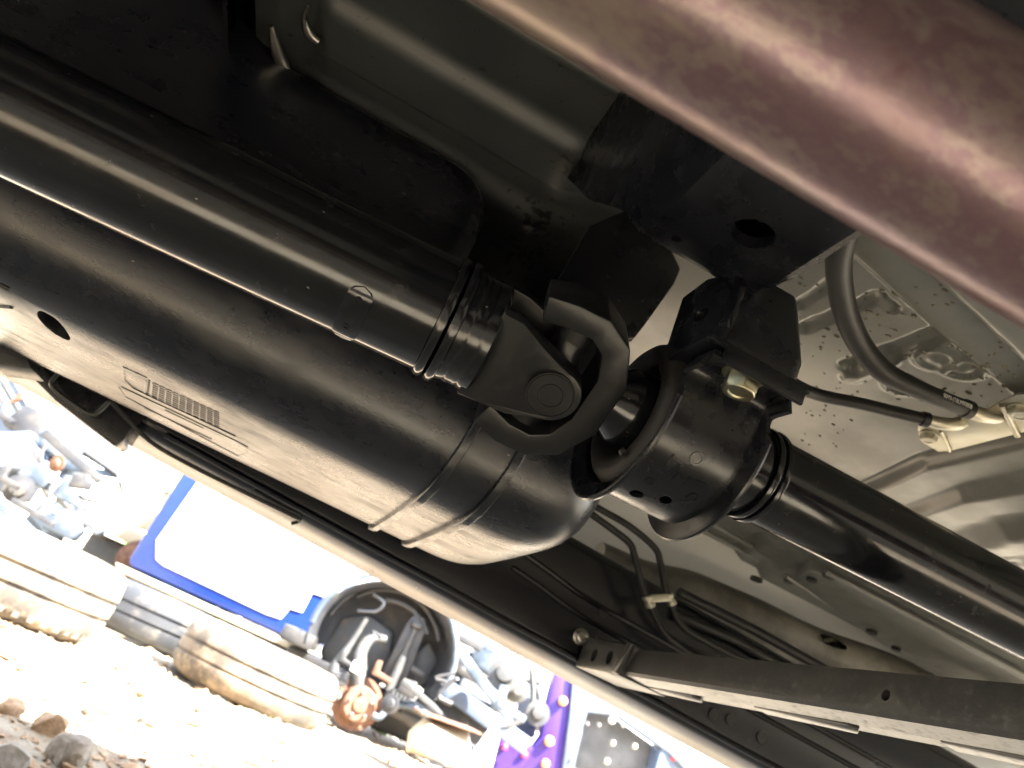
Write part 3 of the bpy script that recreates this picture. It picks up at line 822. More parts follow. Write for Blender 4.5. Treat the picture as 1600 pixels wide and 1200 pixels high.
# ------------------------------------------------------------------ far frame rail
fr = thing('frame_rail', 'long dark frame rail behind the tank with a bright lower edge', 'frame rail', (0, .93, .49))
def rail_z(x): return .504 - .0506 * x
rp = []
def rr_prof():
    y0, y1, z1, r = .95, 1.03, .150, .013; P = []
    r = .017
    for cy, cz, a0 in ((y0 + r, r, 180), (y1 - r, r, 270), (y1 - r, z1 - r, 0), (y0 + r, z1 - r, 90)):
        for k in range(6): a = R(a0 + 90 * k / 5); P.append((cy + r * math.cos(a), cz + r * math.sin(a) - (.014 * sstep(y0 + r, y1 - r, cy) if cz < .08 else 0)))
    return P
rails = []
for x in lin(-1.9, 2.2, 60):
    rails.append([V(x, y, rail_z(x) + z) for y, z in rr_prof()])
MB().loft(rails).build('box_section', 'rail_paint', fr, ang=50)
# seam flange along the lower edge and pressed lines on the inner face
fe = [V(x, .947, rail_z(x) + .010 + .0012 * nz3(x * 9, 2)) for x in lin(-.20, 1.8, 90)]
MB().sweep(fe, .0042, 8).build('seam', 'rail_paint', fr)
for dz, x0, x1 in ((.060, .25, 1.8), (.083, .22, 1.8)):
    pts = [V(x, .9485, rail_z(x) + dz + .012 * sstep(.37, .25, x)) for x in lin(x0, x1, 40)]
    MB().sweep(pts, .0035, 8).build('pressed_line', 'rail_paint', fr)
# bolt head
p = aY(907, 995, .947)
MB().lathe(p, (0, -1, 0), [(0, .0105), (.002, .0105), (.003, .0085), (.008, .0082), (.009, .0070), (.0094, .0040), (.0075, .0035), (.0075, .0004)], 28).build('bolt', 'bare_steel', fr)
# rubber plugs
for q in ((1115, 1117), (1142, 1125), (1190, 1152), (944, 957)):
    p = aY(*q, .949)
    MB().lathe(p, (0, -1, 0), [(0, .0075), (.001, .0072), (.001, .0002)], 20).build('rubber_plug', 'rubber', fr)
# brackets on the left end
p0, p1 = aY(130, 632, .895), aY(196, 705, .895)
br = [(p.x, p.z) for p in (aY(x, y, .93) for x, y in ((0, 500), (0, 545), (60, 600), (85, 625), (150, 675), (178, 696), (192, 690), (215, 655), (240, 600)))]
MB().prism(br, (0, .93, 0), (1, 0, 0), (0, 0, 1), (0, 1, 0), 0, .05).build('bracket', 'black_paint', fr, bevel=.003)
tp = [aY(x, y, .91) for x, y in ((90, 585), (80, 600), (96, 618), (140, 647), (158, 640), (172, 628), (185, 640), (235, 690), (300, 728), (380, 768), (470, 812))]
MB().sweep(tp, .0026, 8, smooth=4).build('edge_trim', 'member_dirty', fr)
q = [aY(x, y, .83) for x, y in ((0, 545), (30, 548), (52, 560), (20, 567))]
MB().prism([(0, 0), (.035, .004), (.055, -.012), (.02, -.025)], V(q[0].x - .02, .83, q[0].z + .008), (1, 0, 0), (0, 0, 1), (0, 1, 0), 0, .05).build('tab', 'member_dirty', fr, bevel=.002)
cpts = [aY(x, y, .942) for x, y in ((398, 766), (440, 790), (462, 800), (470, 806), (466, 815), (455, 818))]
MB().sweep(cpts, .0022, 8, smooth=4).build('wire_clip', 'rubber', fr)

# the near rail of the frame, just behind the lens
nr = thing('frame_rail', 'dark frame rail on the near side, right behind the camera', 'frame rail', (0, -.13, .49))
MB().loft([[V(x, -.09 - (y - .95), rail_z(x) + z) for y, z in rr_prof()] for x in lin(-1.9, 2.2, 30)]).build('box_section', 'rail_paint', nr, ang=50)

# ------------------------------------------------------------------ lower crossmember (lateral beam)
lb = thing('cross_member', 'dusty steel beam crossing lower right, bolted to the frame rail', 'cross member', (.40, .6, .48))
def beam(y):
    t = (.83 - y) / .50; zb = .4885 + .0055 * t; h = .0285
    x0 = .379; w = .060
    return [V(x0 + .002, y, zb + h + .001), V(x0, y, zb + h - .003), V(x0, y, zb + .003), V(x0 + .003, y, zb), V(x0 + .030, y, zb - .001), V(x0 + .034, y, zb + .0022), V(x0 + w, y, zb + .0022), V(x0 + w, y, zb + .0065), V(x0 + .04, y, zb + .0065), V(x0 + .038, y, zb + h + .001)]
bo = MB().loft([beam(y) for y in lin(.855, -.40, 60)]).build('beam', 'member_dirty', lb, ang=35)
p = aX(1384, 1086, .379)
cut(bo, [MB().lathe((.365, p.y, p.z), (1, 0, 0), [(0, .0038), (.06, .0038)], 20).build('cutter', 'member_dirty')])
# end shoe on the rail with two holes and a folded edge
so2 = MB().prism([(.80, .5185), (.945, .5245), (.945, .486), (.82, .486)], (.3765, 0, 0), (0, 1, 0), (0, 0, 1), (1, 0, 0), -.003, .06).build('end_shoe', 'member_dirty', lb, bevel=.001)
cut(so2, [MB().lathe((.36, y, .503), (1, 0, 0), [(0, .008), (.03, .008)], 20).build('cutter', 'member_dirty') for y in (.855, .90)])
MB().prism([(.797, .520), (.809, .520), (.825, .486), (.813, .486)], (.3765, 0, 0), (0, 1, 0), (0, 0, 1), (1, 0, 0), -.009, -.003).build('folded_edge', 'member_dirty', lb, bevel=.001)
# spot-welded strips under the beam
for ya, yb in ((.84, .72), (.62, .50), (.42, .30)):
    MB().prism([(.413, ya), (.431, ya + .004), (.431, yb + .012), (.421, yb), (.413, yb + .003)], (0, 0, .4885 + .0055 * (.83 - (ya + yb) / 2) / .50 + .002), (1, 0, 0), (0, 1, 0), (0, 0, 1), -.004, 0).build('weld_strip', 'member_dirty', lb, bevel=.001)

# ------------------------------------------------------------------ brake lines and conduit on the rail
LA = [(880, 770), (905, 790), (950, 822), (983, 848), (992, 870), (1004, 915), (1016, 945), (1035, 985), (1068, 1014), (1110, 1038), (1240, 1110)]
LB = [(885, 755), (925, 788), (980, 820), (1022, 855), (1032, 880), (1040, 920), (1048, 945), (1066, 978), (1100, 1000), (1160, 1032), (1300, 1110)]
for nm, pts, lab in (('brake_line', LA, 'thin black brake pipe bending down to the clip, left of the pair'),
                     ('brake_line', LB, 'thin black brake pipe bending down to the clip, right of the pair')):
    P = [aY(x, y, .905) for x, y in pts]
    o = MB().sweep(P, .0046, 12, smooth=6).build(nm, 'rubber', ang=60)
    tag(o, lab, 'pipe', 'pair of pipes beside the rail')
cl = thing('pipe_clip', 'pale metal clip joining the two thin black pipes', 'clip', tuple(aY(1030, 935, .905)))
for q in ((1014, 940), (1047, 937)):
    p = aY(*q, .905); d = (aY(q[0] + 12, q[1] + 30, .905) - p).normalized()
    MB().lathe(p, d, [(-.008, .0052), (-.007, .0066), (-.004, .0068), (-.003, .0060), (.002, .0060), (.003, .0068), (.007, .0066), (.008, .0052)], 20).build('sleeve', 'zinc', cl)
a, b = aY(1014, 936, .900), aY(1047, 934, .900)
MB().prism([(0, -.005), ((b - a).length, -.005), ((b - a).length, .006), (0, .006)], a, (b - a).normalized(), (0, 0, 1), (0, 1, 0), 0, .003).build('bridge', 'zinc', cl, bevel=.0008)
def conduit(pts, Y, r, lab):
    P = [aY(x, y, Y) for x, y in pts]
    fine = []
    for i in range(len(P) - 1):
        L_ = (P[i + 1] - P[i]).length; n = max(2, int(L_ / .0022))
        for k in range(n): fine.append(P[i].lerp(P[i + 1], k / n))
    o = MB().sweep(fine, [r * (1 + .09 * (k % 2)) for k in range(len(fine))], 10).build('conduit', 'rubber', ang=80)
    tag(o, lab, 'cable', 'corrugated conduits along the rail')
conduit([(1060, 925), (1180, 985), (1340, 1075)], .942, .0065, 'upper corrugated black conduit along the rail top')
conduit([(1055, 960), (1150, 1000), (1290, 1080)], .942, .0065, 'lower corrugated black conduit along the rail face')

# ------------------------------------------------------------------ exhaust pipe
ex = thing('exhaust_pipe', 'heat-tinted purple and bronze exhaust pipe close to the lens, upper right', 'exhaust pipe', (.04, .148, .55))
E0, E1 = V(-.016, .149, .590), V(.145, .132, .5755); ed = (E1 - E0).normalized()
pts = [E0 - ed * 1.0, E0 - ed * .4] + [E0 + ed * t for t in lin(-.25, .5, 12)] + [E0 + ed * 1.1]
MB().sweep(pts, .0305, 96).build('pipe', 'exhaust_steel', ex, ang=60)

# ------------------------------------------------------------------ hose, cable and their bracket
hz = .79
HP = [aZ(x, y, z) for x, y, z in ((1330, 330, .80), (1312, 395, .80), (1312, 440, .80), (1322, 490, .798), (1345, 540, .795), (1380, 580, .792), (1430, 606, .795), (1475, 625, .80), (1512, 640, .806))]
hs = thing('brake_hose', 'thick black rubber hose with white print curving down to the bracket', 'hose', tuple(HP[4]))
MB().sweep(HP, [.0102, .0102, .0102, .0102, .0102, .0100, .0085, .0078, .0078], 20, smooth=8).build('hose', 'rubber', hs, ang=60)
d = (HP[-1] - HP[-2]).normalized()
MB().lathe(HP[-1] - d * .006, d, [(0, .0082), (.001, .0090), (.008, .0090), (.009, .0080)], 24).build('end_ring', 'rubber', hs)
MB().sweep([HP[-1], HP[-1] + d * .018, HP[-1] + d * .030 + V(.006, .0, .006), HP[-1] + d * .036 + V(.012, .002, .018)], [.0066, .0072, .0070, .0070], 16, smooth=4).build('pipe_end', 'zinc', hs)
# printed characters
fc = bpy.data.curves.new('print', 'FONT'); fc.body = '90Y0-(T8LM90808'; fc.size = .0062
ft = bpy.data.objects.new('print_tmp', fc); COL.objects.link(ft)
dg = bpy.context.evaluated_depsgraph_get(); dg.update()
tm = bpy.data.meshes.new_from_object(ft.evaluated_get(dg)); bpy.data.objects.remove(ft)
pa, pb = aZ(1457, 611, .80), aZ(1510, 633, .805)
tdir = (HP[-1] - HP[-3]).normalized(); pm = HP[-2].lerp(HP[-3], .3)
view = (CAM - pm).normalized(); nrm = (view - tdir * view.dot(tdir)).normalized(); tup = nrm.cross(tdir)
nrm2 = (nrm * math.cos(R(28)) + tup * math.sin(R(28))).normalized(); tup2 = nrm2.cross(tdir)
M = Matrix(((tdir.x, tup2.x, nrm2.x, 0), (tdir.y, tup2.y, nrm2.y, 0), (tdir.z, tup2.z, nrm2.z, 0), (0, 0, 0, 1)))
M.translation = pm + nrm2 * .0088 - tup2 * .0024
wmax = max(v.co.x for v in tm.vertices)
tm.transform(Matrix.Scale((HP[-1] - pm).length * .86 / wmax, 4, (1, 0, 0))); tm.transform(M)
tm.materials.clear(); tm.materials.append(MATS['white_print'])
to_ = bpy.data.objects.new('printed_marking', tm); COL.objects.link(to_); to_.parent = hs; to_.matrix_parent_inverse = Matrix.Translation(-hs.location)
CP = [aZ(x, y, z) for x, y, z in ((1180, 560, .76), (1262, 611, .78), (1350, 632, .795), (1448, 656, .806))]
cbz = thing('brake_cable', 'thin straight black cable running from the bearing bracket to the plate', 'cable', tuple(CP[1]))
MB().sweep(CP, [.0062] * 4, 16, smooth=6).build('cable', 'rubber', cbz, ang=60)
d = (CP[-1] - CP[-2]).normalized()
MB().lathe(CP[-1] - d * .006, d, [(0, .0066), (.001, .0076), (.007, .0076), (.008, .0066)], 20).build('end_ring', 'rubber', cbz)
MB().sweep([CP[-1], CP[-1] + d * .016, CP[-1] + d * .026 + V(.006, 0, .006), CP[-1] + d * .032 + V(.010, .002, .018)], [.0058, .0066, .0066, .0066], 14, smooth=4).build('pipe_end', 'zinc', cbz)
bp = thing('line_bracket', 'pale zinc plated bracket with two bolts at the right edge', 'bracket', tuple(aZ(1530, 665, .82)))
bz = .818
pp = [aZ(x, y, bz) for x, y in ((1436, 652), (1434, 672), (1442, 692), (1466, 706), (1484, 705), (1590, 678), (1660, 660), (1680, 640), (1650, 612), (1590, 617), (1560, 630), (1545, 640), (1520, 648), (1496, 658), (1470, 668), (1450, 660))]
o_ = pp[0]
MB().prism([(p.x, p.y) for p in pp], (0, 0, bz), (1, 0, 0), (0, 1, 0), (0, 0, 1), 0, .0025).build('plate', 'zinc', bp, bevel=.0006)
a, b = aZ(1566, 632, bz - .002), aZ(1590, 680, bz - .002)
MB().sweep([a, b], .0032, 10).build('bead', 'zinc', bp)
a, b = aZ(1470, 674, bz - .001), aZ(1484, 705, bz - .001)
MB().sweep([a, b], .0018, 10).build('bead', 'zinc', bp)
for q, r in (((1451, 684), .0085), ((1594, 645), .0105)):
    p = aZ(*q, bz - .004); m_ = MB()
    m_.lathe((p.x, p.y, bz), (0, 0, -1), [(0, r * 1.15), (.0016, r * 1.15), (.002, r * .9)], 28)
    m_.prism([(r * math.cos(R(60 * k + 20)), r * math.sin(R(60 * k + 20))) for k in range(6)], (p.x, p.y, bz), (1, 0, 0), (0, 1, 0), (0, 0, -1), .0018, .0075, .97)
    m_.lathe((p.x, p.y, bz), (0, 0, -1), [(.0074, r * .80), (.0080, r * .76), (.0080, r * .5), (.0074, r * .46), (.0074, .0003)], 24)
    m_.build('bolt', 'zinc', bp, bevel=.0005)

# ------------------------------------------------------------------ scrapyard behind the truck
def tyre_mesh(Rr=.37, W=.25):
    h = W / 2; p = []
    p += [(.56 * Rr, -h * .74), (.63 * Rr, -h * .95), (.74 * Rr, -h * 1.04), (.85 * Rr, -h * 1.02), (.93 * Rr, -h * .90), (.975 * Rr, -h * .72)]
    for g0 in (-.26, .20):
        p += [(Rr, h * (g0 - .16)), (Rr, h * (g0 - .06)), (Rr - .010, h * (g0 - .045)), (Rr - .010, h * (g0 + .045)), (Rr, h * (g0 + .06)), (Rr, h * (g0 + .16))]
    p += [(.975 * Rr, h * .72), (.93 * Rr, h * .90), (.85 * Rr, h * 1.02), (.74 * Rr, h * 1.04), (.63 * Rr, h * .95), (.56 * Rr, h * .74), (.60 * Rr, h * .5), (.86 * Rr, 0), (.60 * Rr, -h * .5)]
    return p
def tyre(loc, rx, ry, Rr, W, lab, m='tyre_rubber', lugs=True):
    t = local_thing('tyre', lab, 'tyre', loc, 0, 'discarded tyres lying on the dirt')
    t.rotation_euler = (rx, ry, random.uniform(0, 6) - YAW)
    p = tyre_mesh(Rr, W)
    put(MB().lathe((0, 0, W / 2), (0, 0, 1), [(z, r) for r, z in p], 72, closed=True), 'carcass', m, t, ang=30)
    # shoulder lugs: short blocks round both edges
    lg = MB()
    if not lugs: return t
    for sgn in (-1, 1):
        for k in range(44):
            a = 2 * math.pi * k / 44; er = V(math.cos(a), math.sin(a), 0); et = V(-math.sin(a), math.cos(a), 0)
            c = er * (Rr * .955) + V(0, 0, W / 2 + sgn * W * .37)
            lg.prism([(-.012, -.020), (.012, -.020), (.012, .020), (-.012, .020)], c, et, V(0, 0, 1), er, -.01, .007, .85)
    o = put(lg, 'tread_lugs', m, t, ang=20); o['kind'] = 'stuff'
    return t
tyre((-.53, 3.93, -.005), R(1.5), R(1), .385, .25, 'worn dusty tyre lying flat in the middle of the yard', lugs=False)
tyre((-1.47, 3.30, -.01), R(-2), R(2), .39, .30, 'sun-bleached tyre lying flat at the left picture edge')
tyre((-1.22, 4.45, -.01), R(3), R(-2), .33, .24, 'grey tyre in shade behind the bleached one', 'liner', False)  # the dark liner material puts the shade into this tyre's colour

# blue and white van body
vb = local_thing('van_body', 'blue van body with large white side panel, standing on a low chassis', 'van', (-1.1, 5.05, .28))
put(MB().box((-.62, 0, 0), (.62, 1.5, 1.7)), 'body', 'blue_paint', vb, bevel=.05)
wp = [(-.52, .20), (-.46, .10), (-.40, .085), (.30, .075), (.40, .085), (.42, .16), (.50, .17), (.50, .30), (.66, .31), (.66, 1.6), (-.44, 1.6), (-.47, .9)]
put(MB().prism(wp, (0, 0, 0), (1, 0, 0), (0, 0, 1), (0, -1, 0), -.02, .012), 'side_panel', 'white_paint', vb, bevel=.006)
put(MB().prism([(-.66, -.01), (.64, -.01), (.66, -.05), (-.62, -.05)], (0, 0, 0), (1, 0, 0), (0, 0, 1), (0, -1, 0), -.06, .03), 'sill_trim', 'cream_paint', vb, bevel=.008)
put(MB().box((-.55, .1, -.20), (.66, 1.3, -.055)), 'underbody', 'dark_steel', vb, bevel=.02)
put(MB().box((-.30, .05, -.27), (-.18, .5, -.055)), 'support_block', 'cream_paint', vb, bevel=.01)
for x, lab in ((-.46, 'green bottle by the left end of the blue van'), (.02, 'green bottle below the middle of the blue van'), (.12, 'green bottle right of another below the blue van')):
    o = MB().lathe((0, 0, 0), (0, 0, 1), [(0, .03), (.004, .034), (.10, .034), (.13, .015), (.16, .013)], 16).build('glass_bottle', 'green_glass')
    o.location = HEAD @ V(-1.1 + x, 4.95 + abs(x) * .2, 0); tag(o, lab, 'bottle', 'bottles by the van')

# wheel housing with suspension
wa = local_thing('wheel_housing', 'dark round wheel arch liner with strut and rusty brake hub', 'car wreck', (-.05, 4.55, 0))
def arch(nr=40, no=12):
    mb = MB(); vs = []; fs = []
    c = (0, .50); Ra = .385
    prof = [(Ra + .02, 0), (Ra, .02), (Ra - .01, .16), (Ra - .05, .27), (Ra - .14, .33), (.02, .35)]
    for k in range(nr + 1):
        a = R(-18) + R(216) * k / nr
        for r, d in prof:
            rr = r * (1 + .05 * math.sin(a * 2 + 1)); vs.append((c[0] + rr * math.cos(a), d, c[1] - .06 + rr * .98 * math.sin(a)))
    n = len(prof)
    for k in range(nr):
        for j in range(n - 1): fs.append((k * n + j, k * n + j + 1, (k + 1) * n + j + 1, (k + 1) * n + j))
    return mb.add(vs, fs)
put(arch(), 'arch_liner', 'liner', wa, solid=.01, ang=50)
put(MB().prism([(-.33, .30), (-.30, .52), (-.16, .60), (.02, .56), (.10, .34), (.06, .22), (-.25, .20)], (0, .27, 0), (1, 0, 0), (0, 0, 1), (0, 1, 0), 0, .05), 'liner_wall', 'cast_grey', wa, bevel=.03)
put(MB().prism([(.20, .30), (.32, .36), (.34, .52), (.24, .60), (.18, .50)], (0, .26, 0), (1, 0, 0), (0, 0, 1), (0, 1, 0), 0, .05), 'liner_wall', 'cast_grey', wa, bevel=.02)
for rr_, a0_, a1_ in ((.33, 30, 150), (.27, 40, 120), (.36, 100, 175)):
    put(MB().sweep([(rr_ * math.cos(R(a)), .14, .45 + rr_ * math.sin(R(a))) for a in range(a0_, a1_, 8)], .014, 8), 'liner_ridge', 'dark_steel', wa)
put(MB().sweep([(-.22, .1, .58), (-.12, .08, .62), (-.10, .08, .68), (-.18, .1, .70)], .010, 8, smooth=4), 'wiring', 'aluminium', wa)
put(MB().sweep([(.42 * math.cos(R(a)), -.01, .45 + .405 * math.sin(R(a))) for a in range(-8, 190, 6)], .018, 10), 'fender_lip', 'grey_blue', wa)
put(MB().prism([(-.46, .02), (.72, .04), (.86, .26), (.62, .44), (.40, .50), (.30, .24), (-.40, .24)], (0, .40, 0), (1, 0, 0), (0, 0, 1), (0, 1, 0), 0, .10), 'shade_backing', 'liner', wa, bevel=.03)  # dark plate standing in for the shade behind and below the arch
put(MB().box((-.55, .0, .28), (-.36, .5, .36)).box((-.5, .2, .2), (.5, .6, .26)), 'side_member', 'dark_steel', wa, bevel=.01)
put(MB().prism([(-.075, 0), (.075, 0), (.06, .36), (.03, .42), (-.04, .42), (-.06, .36)], (.13, .16, .28), (1, 0, 0), (0, 0, 1), (0, 1, 0), -.03, .06), 'strut_tower', 'dark_steel', wa, bevel=.01)
put(MB().lathe((.13, .10, .26), (0, .05, 1), [(0, .028), (.2, .028), (.2, .018), (.36, .018), (.37, .04), (.39, .04)], 20), 'damper', 'cast_grey', wa)
put(MB().sweep([(-.02, .02, .16), (-.06, .0, .28), (-.10, .02, .38), (-.08, .06, .47), (.0, .08, .50)], [.045, .05, .04, .03, .025], 12, smooth=4), 'knuckle', 'cast_grey', wa)
put(MB().sweep([(-.10, -.02, .12), (-.19, -.02, .24), (-.17, .0, .40), (-.15, .0, .56)], [.030, .034, .018, .014], 10, smooth=4), 'link_arm', 'cast_grey', wa)
hub = put(MB().lathe((.0, .02, .14), (.25, -1, .05), [(0, .138), (.012, .140), (.024, .138), (.026, .100), (.05, .095), (.085, .092), (.090, .084), (.090, .040), (.100, .038), (.104, .02)], 40), 'brake_hub', 'rust', wa, ang=30)
hd = V(.25, -1, .05).normalized(); e1 = hd.orthogonal().normalized(); e2 = hd.cross(e1)
for k in range(5):
    a = 2 * math.pi * k / 5 + .4; c = V(.0, .02, .14) + hd * .088 + (e1 * math.cos(a) + e2 * math.sin(a)) * .062
    o = MB().lathe(c, hd, [(0, .008), (.02, .008), (.022, .006)], 10).build('wheel_stud', 'bare_steel', None); o.parent = hub
put(MB().sweep([(.08, .1, .17), (.25, .16, .19), (.45, .2, .16), (.78, .25, .13)], [.035, .05, .055, .05], 12, smooth=4), 'control_arm', 'dark_steel', wa)
put(MB().sweep([(.05, .0, .14), (.14, .0, .12), (.18, .02, .20), (.30, .05, .24), (.4, .05, .22)], .020, 10, smooth=5), 'tie_rod', 'grey_blue', wa)
cv = [(0, .02)]; 
put(MB().lathe((.12, .1, .24), (1, .1, -.05), [(0, .03)] + [(.02 + .012 * k, .046 + (.008 if k % 2 else 0)) for k in range(10)] + [(.15, .03), (.3, .025)], 18), 'boot', 'rubber', wa)

# rusty sheet piece
sp_ = [(-.13, .0), (.13, .02), (.15, .10), (.12, .16), (-.10, .17), (-.15, .09)]
o = MB().loft([[V(x, -.04 - .05 * k, .0 + z * (1 - .1 * k) + .02 * math.sin(x * 12 + k)) for x, z in sp_] for k in range(4)]).build('bent_sheet', 'cream_paint', bevel=.006)
o.location = HEAD @ V(.38, 4.0, .10); o.rotation_euler = (0, R(-4), R(10) - YAW); tag(o, 'bent cream metal sheet with rusty edge below the wheel arch', 'sheet metal')
o2 = MB().box((-.16, -.20, .165), (.15, -.02, .175)).build('rusty_edge', 'rust', bevel=.003); o2.parent = o

# white fender piece and grey bumper
o = MB().loft([[V(x + .02 * math.sin(k), -.02 * k, z) for x, z in ((-.06, 0), (.05, 0), (.10, .10), (.02, .32), (-.03, .34))] for k in range(4)]).build('fender_piece', 'white_paint', bevel=.008)
fp_ = aH(738, 1172, 4.3); o.location = HEAD @ V(fp_.x, 4.3, -.02); o.rotation_euler = (0, R(12), -YAW); tag(o, 'torn white fender piece standing left of the purple door frame', 'fender')

# engine and subframe junk between the arch and the purple shell
jk = local_thing('engine_block', 'pale grey stripped engine and brackets beside the purple shell', 'engine', (.62, 5.0, .0))
rnd = random.Random(5)
put(MB().box((-.28, 0, .30), (.10, .3, .55)).box((-.2, -.05, .5), (.05, .2, .62)), 'block', 'grey_blue', jk, bevel=.03)
put(MB().box((-.32, -.08, .55), (.0, .2, .80)).box((-.15, -.12, .42), (.22, .0, .50)), 'cover', 'white_paint', jk, bevel=.02)
for k in range(4): put(MB().sweep([(-.05 + .05 * k, -.1, .60), (.0 + .05 * k, -.12, .72), (.06 + .05 * k, -.08, .86)], .012, 8, smooth=3), 'manifold_pipe', 'aluminium', jk)
put(MB().prism([(-.3, 0), (.35, -.12), (.36, -.02), (-.28, .10)], (0, -.16, .36), (1, 0, 0), (0, 0, 1), (0, 1, 0), 0, .06), 'mounting_rail', 'pale_blue', jk, bevel=.01)
put(MB().lathe((.18, -.1, .55), (0, -1, .1), [(0, .07), (.05, .07), (.06, .05), (.08, .03)], 20), 'pulley', 'cast_grey', jk)
put(MB().sweep([(.05, -.12, .3), (.2, -.15, .34), (.3, -.12, .5), (.22, -.1, .7)], .016, 8, smooth=5), 'hose', 'dark_steel', jk)

# purple car shell
pc = local_thing('purple_car_shell', 'stripped purple car shell showing door openings and pale inner panels', 'car shell', (1.2, 5.0, 0))
def px(x, y, Y=5.0): p = aH(x, y, Y); return (p.x - 1.2, p.z)
put(MB().prism([px(*q) for q in ((870, 1034), (897, 1048), (897, 1110), (880, 1235), (820, 1290), (750, 1290), (764, 1146), (832, 1168), (846, 1150), (854, 1100))], (0, 0, 0), (1, 0, 0), (0, 0, 1), (0, 1, 0), -.02, .10), 'door_pillar', 'purple_paint', pc, bevel=.015)
put(MB().prism([px(*q) for q in ((893, 1050), (935, 1075), (1000, 1110), (1060, 1160), (1150, 1250), (1120, 1260), (1040, 1175), (960, 1118), (915, 1112), (880, 1260), (868, 1255), (888, 1110))], (0, -.03, 0), (1, 0, 0), (0, 0, 1), (0, 1, 0), -.02, .10), 'door_frame', 'pale_blue', pc, bevel=.012)
put(MB().prism([px(*q) for q in ((895, 1112), (960, 1118), (1040, 1175), (1100, 1290), (870, 1290))], (0, .10, 0), (1, 0, 0), (0, 0, 1), (0, 1, 0), 0, .04), 'trim_panel', 'trim_grey', pc, bevel=.01)
put(MB().prism([px(*q) for q in ((800, 1090), (860, 1050), (856, 1110), (845, 1160), (800, 1150))], (0, .2, 0), (1, 0, 0), (0, 0, 1), (0, 1, 0), 0, .06), 'seat_back', 'grey_blue', pc, bevel=.02)
for q, m, r in (((877, 1095), 'orange_seal', .028), ((856, 1157), 'orange_seal', .030), ((850, 1192), 'orange_seal', .026), ((953, 1125), 'white_paint', .020), ((945, 1188), 'zinc', .020), ((954, 1160), 'zinc', .018), ((988, 1165), 'zinc', .018), ((915, 1130), 'bare_steel', .012), ((933, 1132), 'bare_steel', .012), ((970, 1133), 'bare_steel', .013), ((890, 1185), 'bare_steel', .013)):
    p = px(*q); put(MB().lathe((p[0], -.03, p[1]), (0, -1, 0), [(0, r), (.02, r), (.03, r * .8), (.035, r * .3)], 16), 'fastener', m, pc)
for q in ((787, 1166), (818, 1178)):
    p = px(*q); put(MB().lathe((p[0], -.02, p[1]), (0, -1, 0), [(0, .02), (.02, .02), (.03, .01)], 12), 'clip', 'pink_plastic', pc)
tl = aY(1062, 1188, 4.6)
lt = thing('light_unit', 'pale blue box with a small red lens at the bottom edge', 'light unit', tuple(tl))
MB().box((tl.x - .13, 4.62, tl.z - .25), (tl.x + .14, 4.75, tl.z + .035)).build('housing', 'pale_blue', lt, bevel=.015)
MB().prism([(-.05, -.018), (.05, -.014), (.05, .018), (-.05, .016)], (tl.x, 4.62, tl.z), (1, 0, 0), (0, 0, 1), (0, -1, 0), -.005, .012).build('lens', 'red_lens', lt, bevel=.004)

# wrecks at the left
lw = local_thing('stripped_chassis', 'pale blue stripped chassis and axle parts at the left edge', 'car wreck', (-2.9, 6.0, 0))
put(MB().box((-.75, 0, .50), (-.20, .5, .95)).box((-.5, -.1, .35), (-.1, .3, .55)), 'body_corner', 'pale_blue', lw, bevel=.04)
put(MB().box((-.25, -.05, .62), (.12, .3, .80)).box((-.02, -.12, .52), (.12, .12, .90)), 'gearbox', 'grey_blue', lw, bevel=.03)
put(MB().sweep([(-.95, -.1, 1.35), (-.62, -.1, 1.08), (-.25, -.1, .86)], .05, 8), 'lift_strut', 'grey_blue', lw)
put(MB().sweep([(-.85, -.15, 1.42), (-.5, -.15, 1.15), (-.12, -.15, .90)], .03, 8), 'lift_strut', 'cream_paint', lw)
put(MB().lathe((-.28, -.05, .52), (.3, -1, 0), [(0, .12), (.04, .12), (.05, .08), (.08, .07), (.1, .03)], 24), 'hub', 'dark_steel', lw)
put(MB().prism([(0, 0), (.34, -.02), (.30, .38), (.12, .42)], (.05, -.05, .18), (1, 0, 0), (0, 0, 1), (0, 1, 0), 0, .08), 'panel', 'grey_blue', lw, bevel=.02)
put(MB().sweep([(.2, -.1, .85), (.5, -.1, .80), (.62, -.1, .68)], [.03, .02, .005], 8), 'torn_strip', 'dark_steel', lw)
for k in range(6):
    x = rnd.uniform(-.7, .4); z = rnd.uniform(.15, .6)
    put(MB().sweep([(x, -.2, z), (x + rnd.uniform(-.2, .2), -.22, z + .1), (x + rnd.uniform(-.3, .3), -.15, z + rnd.uniform(-.1, .2))], rnd.uniform(.012, .03), 8, smooth=4), 'loose_pipe', rnd.choice(['grey_blue', 'aluminium', 'white_paint']), lw)
